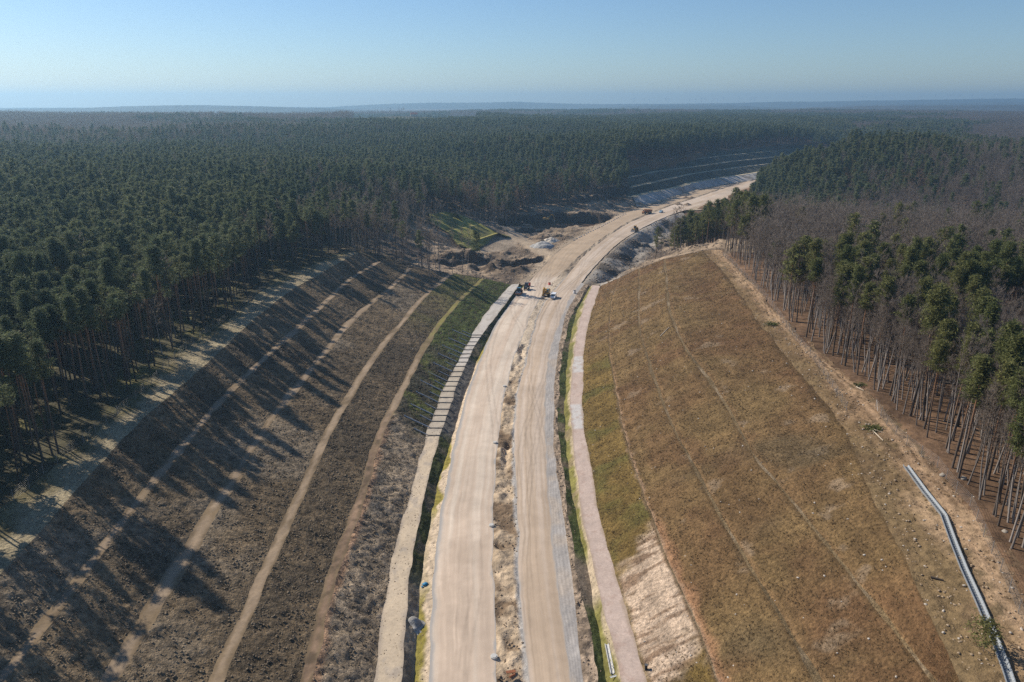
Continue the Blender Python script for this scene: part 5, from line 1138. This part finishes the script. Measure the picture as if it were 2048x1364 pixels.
def branch_pile(px, py, z, r, label, n=260, name='branch_pile'):
    c = at(px, py, z); c[2] = ground(c[0], c[1]); o = empty(name, c); tag(o, label, 'branches'); rng = np.random.default_rng(int(px)); so = Soup(); C = rng.normal(size=(n, 3)) * np.array([r, r * .7, .25]); C[:, 2] = np.abs(C[:, 2]) + .08; so.tris(C, .5, rng); obj('needles', mesh_np('branch_needles', *so.arr(), M['needle_lit']), o)
    st = Soup(); A = rng.normal(size=(9, 3)) * np.array([r, r, .1]) + np.array([0, 0, .2]); st.twigs(A, A + rng.normal(size=(9, 3)) * np.array([1.2, 1.2, .3]), .05); obj('stems', mesh_np('branch_stems', *st.arr(), M['log']), o)
branch_pile(1543, 648, 20, 1.0, 'heap of cut green pine branches on the verge near the far slope corner'); branch_pile(1747, 857, 20, .9, 'small heap of cut pine branches beside the pale log'); branch_pile(1718, 684 + 90, 20, .6, 'scrap of green brushwood at the edge of the wood', 120)
c = at(1968, 1298, 20); t_, c_ = pine_parts(777, Ht=3.8, cb=.25, rmax=1.7, nb=15, ntri=16, tsz=.36, conical=.3); o = empty('young_pine', (c[0], c[1], ground(c[0], c[1]) - .05)); tag(o, 'small bushy young pine leaning over the drainage trough', 'tree'); obj('trunk', mesh_np('young_trunk', *t_, M['pbark']), o); obj('crown', mesh_np('young_crown', *c_, M['needle_lit']), o)
# heaps
def heap_obj(px, py, z, rx, ry, h, colr, label, name='soil_heap', rot=.4):
    c = at(px, py, z); q = np.linspace(-1.15, 1.15, 34); U_, V_ = np.meshgrid(q, q, indexing='ij'); r = np.sqrt(U_ ** 2 + V_ ** 2) + .16 * fbm(U_ * 3 + px, V_ * 3, 1.2, 3, 5); hz_ = h * np.clip(1 - r, -.06, 1) ** 1 * 1.0
    hz_ = np.where(r > 1, -.3, h * (1 - np.clip(r, 0, 1)) ** .9 + .1 * fbm(U_ * 8, V_ * 8, 1, 3, 8)); Vv = np.stack([U_ * rx, V_ * ry, hz_], -1).reshape(-1, 3)
    me_ = mesh_np(name, Vv, grid_faces(34, 34)[:, ::-1], M['soil'], np.clip(base(V3(*colr), Vv[:, 0], Vv[:, 1], .2, 3, 7), .02, .9), smooth=True); o = obj(name, me_, None, (c[0], c[1], z), rot); tag(o, label, 'heap')
g_ = vz_at(1085, 493, -1); heap_obj(1085, 493, g_[2], 7.5, 6, 3.6, (.40, .385, .36), 'grey gravel heap beside the haul track', 'gravel_heap'); g_ = vz_at(1102, 484, -1); heap_obj(1102, 484, g_[2], 6, 5, 3.2, (.62, .54, .44), 'white sand heap behind the grey gravel heap', 'sand_heap')
for a, b, r, lb in [(1371, 396, 3.6, 'twin soil heap on the far carriageway before the white bank'), (1383, 396, 3.2, 'darker twin soil heap on the far carriageway'), (1358, 409, 3.0, 'low soil heap at the median beyond the blue car'), (1375, 410, 4.2, 'larger soil heap beside the far carriageway edge')]: heap_obj(a, b, .1, r, r * .8, r * .42, (.26, .19, .13), lb)
# oddments by the road
c = at(851, 1176, -.9); o = empty('tarpaulin_bundle', (c[0], c[1], ground(c[0], c[1]))); tag(o, 'bright blue tarpaulin bundle dropped in the grassy ditch', 'tarpaulin'); me_ = mesh_np('tarp', *clod_me(91, .5, .5)[0], M['tarp']); obj('wrap', me_, o, (0, 0, .2)); obj('loose_end', mesh_np('tarp_end', *clod_me(92, .28, .4)[0], M['tarp']), o, (-.45, -.5, .1))
c = at(1213, 1297, -.6); d = at(1226, 1362, -.6); v = d - c; o = empty('concrete_gutter', (c[0], c[1], ground(c[0], c[1]) + .15)); tag(o, 'narrow pale concrete gutter laid beside the reddish path', 'gutter')
hd = math.atan2(v[1], v[0]); gm = MB().prism([(-.3, .12), (-.22, .12), (-.12, -.08), (.12, -.08), (.22, .12), (.3, .12), (.3, -.2), (-.3, -.2)], 0, .96).me('gutter_piece', M['concrete'])
for k in range(int(np.hypot(v[0], v[1]))): e = obj('gutter_piece', gm, o, (v[0] / np.hypot(*v[:2]) * k, v[1] / np.hypot(*v[:2]) * k, 0)); e.rotation_euler = (0, 0, hd - math.pi / 2)
c = at(1228, 1353, .4); o = empty('guard_rail_piece', (c[0], c[1], ground(c[0], c[1]) + .15), .35); tag(o, 'short shiny metal rail piece lying across the concrete gutter', 'metal rail'); MB().box((0, 0, .1), (1.1, .12, .06)).box((0, .2, .1), (1.1, .05, .05)).obj('rail', M['white'], o); MB().box((.4, .1, .05), (.08, .3, .08)).obj('bracket', M['steel'], o)
c = at(1292, 1338, 1.2); o = empty('pipe_stub', (c[0], c[1], ground(c[0], c[1]))); tag(o, 'upright black pipe stub at the foot of the washed-out patch', 'pipe'); MB().tube((0, 0, -.2), (0, 0, 1.0), .2, .2, 12).obj('pipe', M['black'], o); MB().tube((0, 0, .95), (0, 0, 1.02), .24, .24, 12).obj('collar', M['dkgrey'], o)
c = at(1022, 1346, 0); o = empty('rusty_plate', (c[0], c[1], .15), .3); tag(o, 'rusty steel plate and pipe half buried in the median', 'steel plate'); MB().box((0, 0, .1), (1.4, .5, .08), ('Y', .1)).obj('plate', M['rust'], o); MB().tube((-.5, -.9, .05), (.4, -.7, .15), .16).obj('pipe', M['rust'], o)
# farm and trees on the horizon
c = atd(828, 228, 1650); gz_ = ground(c[0], c[1]); o = empty('farmhouse', (c[0], c[1], gz_), .2); tag(o, 'cream farmhouse with a red roof on the distant rise', 'house')
MB().box((0, 0, 2), (15, 8, 4)).obj('wall', M['wallw'], o); rf = MB().prism([(-4.6, 4), (4.6, 4), (0, 8)], -7.8, 7.8); rr_ = rf.obj('roof', M['roof'], o); rr_.rotation_euler = (0, 0, math.pi / 2); MB().box((3, 0, 7.6), (.8, .8, 1.8)).obj('chimney', M['roof'], rr_)
for k in range(5): MB().box((-6 + 3 * k, -4.02, 2.2), (1.1, .1, 1.4)).obj('window', M['glass'], o)
for a in (738, 744, 751, 757, 764, 781, 799, 804, 809, 850, 862, 880):
    c = atd(a, 228, 1655); o = empty('bare_tree', (c[0], c[1], ground(c[0], c[1]) - .3), RNG.uniform(0, 6)); s = RNG.uniform(.75, 1.05); o.scale = (s * 1.2, s * 1.2, s); tag(o, 'leafless tree silhouetted on the distant rise near the farmhouse', 'tree', 'trees by the farmhouse'); t_, c_ = BARE[RNG.integers(6)]; obj('trunk', t_, o); obj('crown', c_, o)
# wind turbines
tw = MB().tube((0, 0, -10), (0, 0, 44), 1.6, .9, 8).me('turbine_tower', M['white']); na = MB().box((0, 0, 45), (2.2, 6, 2.2), bev=.4).me('turbine_nacelle', M['white']); bl = MB().add([(-.9, -4.6, 0), (.9, -4.6, 0), (1.3, -4.6, 8), (.3, -4.6, 21), (-.3, -4.6, 21), (-.7, -4.6, 8), (-.9, -4.2, 0), (.9, -4.2, 0), (1.3, -4.2, 8), (.3, -4.2, 21), (-.3, -4.2, 21), (-.7, -4.2, 8)], [(0, 1, 2, 5), (5, 2, 3, 4), (7, 6, 11, 8), (8, 11, 10, 9), (1, 7, 8, 2), (2, 8, 9, 3), (6, 0, 5, 11), (11, 5, 4, 10)]).me('turbine_blade', M['white'])
for k in (70,120,148,230,246,352,382,412,430,465,492,520,600,662,680,742,1165,1195,1225,1245,1290,1330,1375,1520,1595,1655,1670,1720,1780,1890,1905,1960):
    px_ = 1240 + .3945 * k; py_ = np.interp(px_, [1250, 1450, 1600, 1750, 1900, 2048], [208, 206, 203.5, 201, 199, 197.5]); c = atd(px_, py_ + .5, 6700 + RNG.uniform(-100, 100)); o = empty('wind_turbine', c, RNG.uniform(-.6, .6)); s = RNG.uniform(.8, 1.0); o.scale = (s, s, s); tag(o, 'tiny white three-bladed wind turbine on the hazy horizon ridge', 'wind turbine', 'wind turbines on the horizon')
    obj('tower', tw, o); obj('nacelle', na, o); a0 = RNG.uniform(0, 2)
    for q in range(3): e = obj('blade', bl, o, (0, 0, 45)); e.rotation_euler = (0, a0 + q * 2.0944, 0)
heap_obj(828, 1258, -1.1, 3.4, 2.4, 2.1, (.36, .34, .31), 'grey gravel ramp tipped across the ditch beside the wide carriageway', 'gravel_ramp', .1)
# ------------------------------------------------------------------ haze
hz = MB(); 
bx0, bx1, by0, by1, bz0, bz1 = -12500, 12500, -9500, 10000, -40, 181
hz.add([(bx0,by0,bz0),(bx1,by0,bz0),(bx1,by1,bz0),(bx0,by1,bz0),(bx0,by0,bz1),(bx1,by0,bz1),(bx1,by1,bz1),(bx0,by1,bz1)], [(0,3,2,1),(4,5,6,7),(0,1,5,4),(1,2,6,5),(2,3,7,6),(3,0,4,7)])
hm = bpy.data.materials.new('haze'); hm.use_nodes = True; hn = hm.node_tree; hn.nodes.clear()
ho = hn.nodes.new('ShaderNodeOutputMaterial'); pv = hn.nodes.new('ShaderNodeVolumePrincipled')
pv.inputs['Color'].default_value = (.46, .75, 1.0, 1); pv.inputs['Density'].default_value = HAZE; pv.inputs['Anisotropy'].default_value = .42
hn.links.new(pv.outputs[0], ho.inputs['Volume'])
tag(hz.obj('haze', hm), 'thin blue haze in the air', kind='stuff')
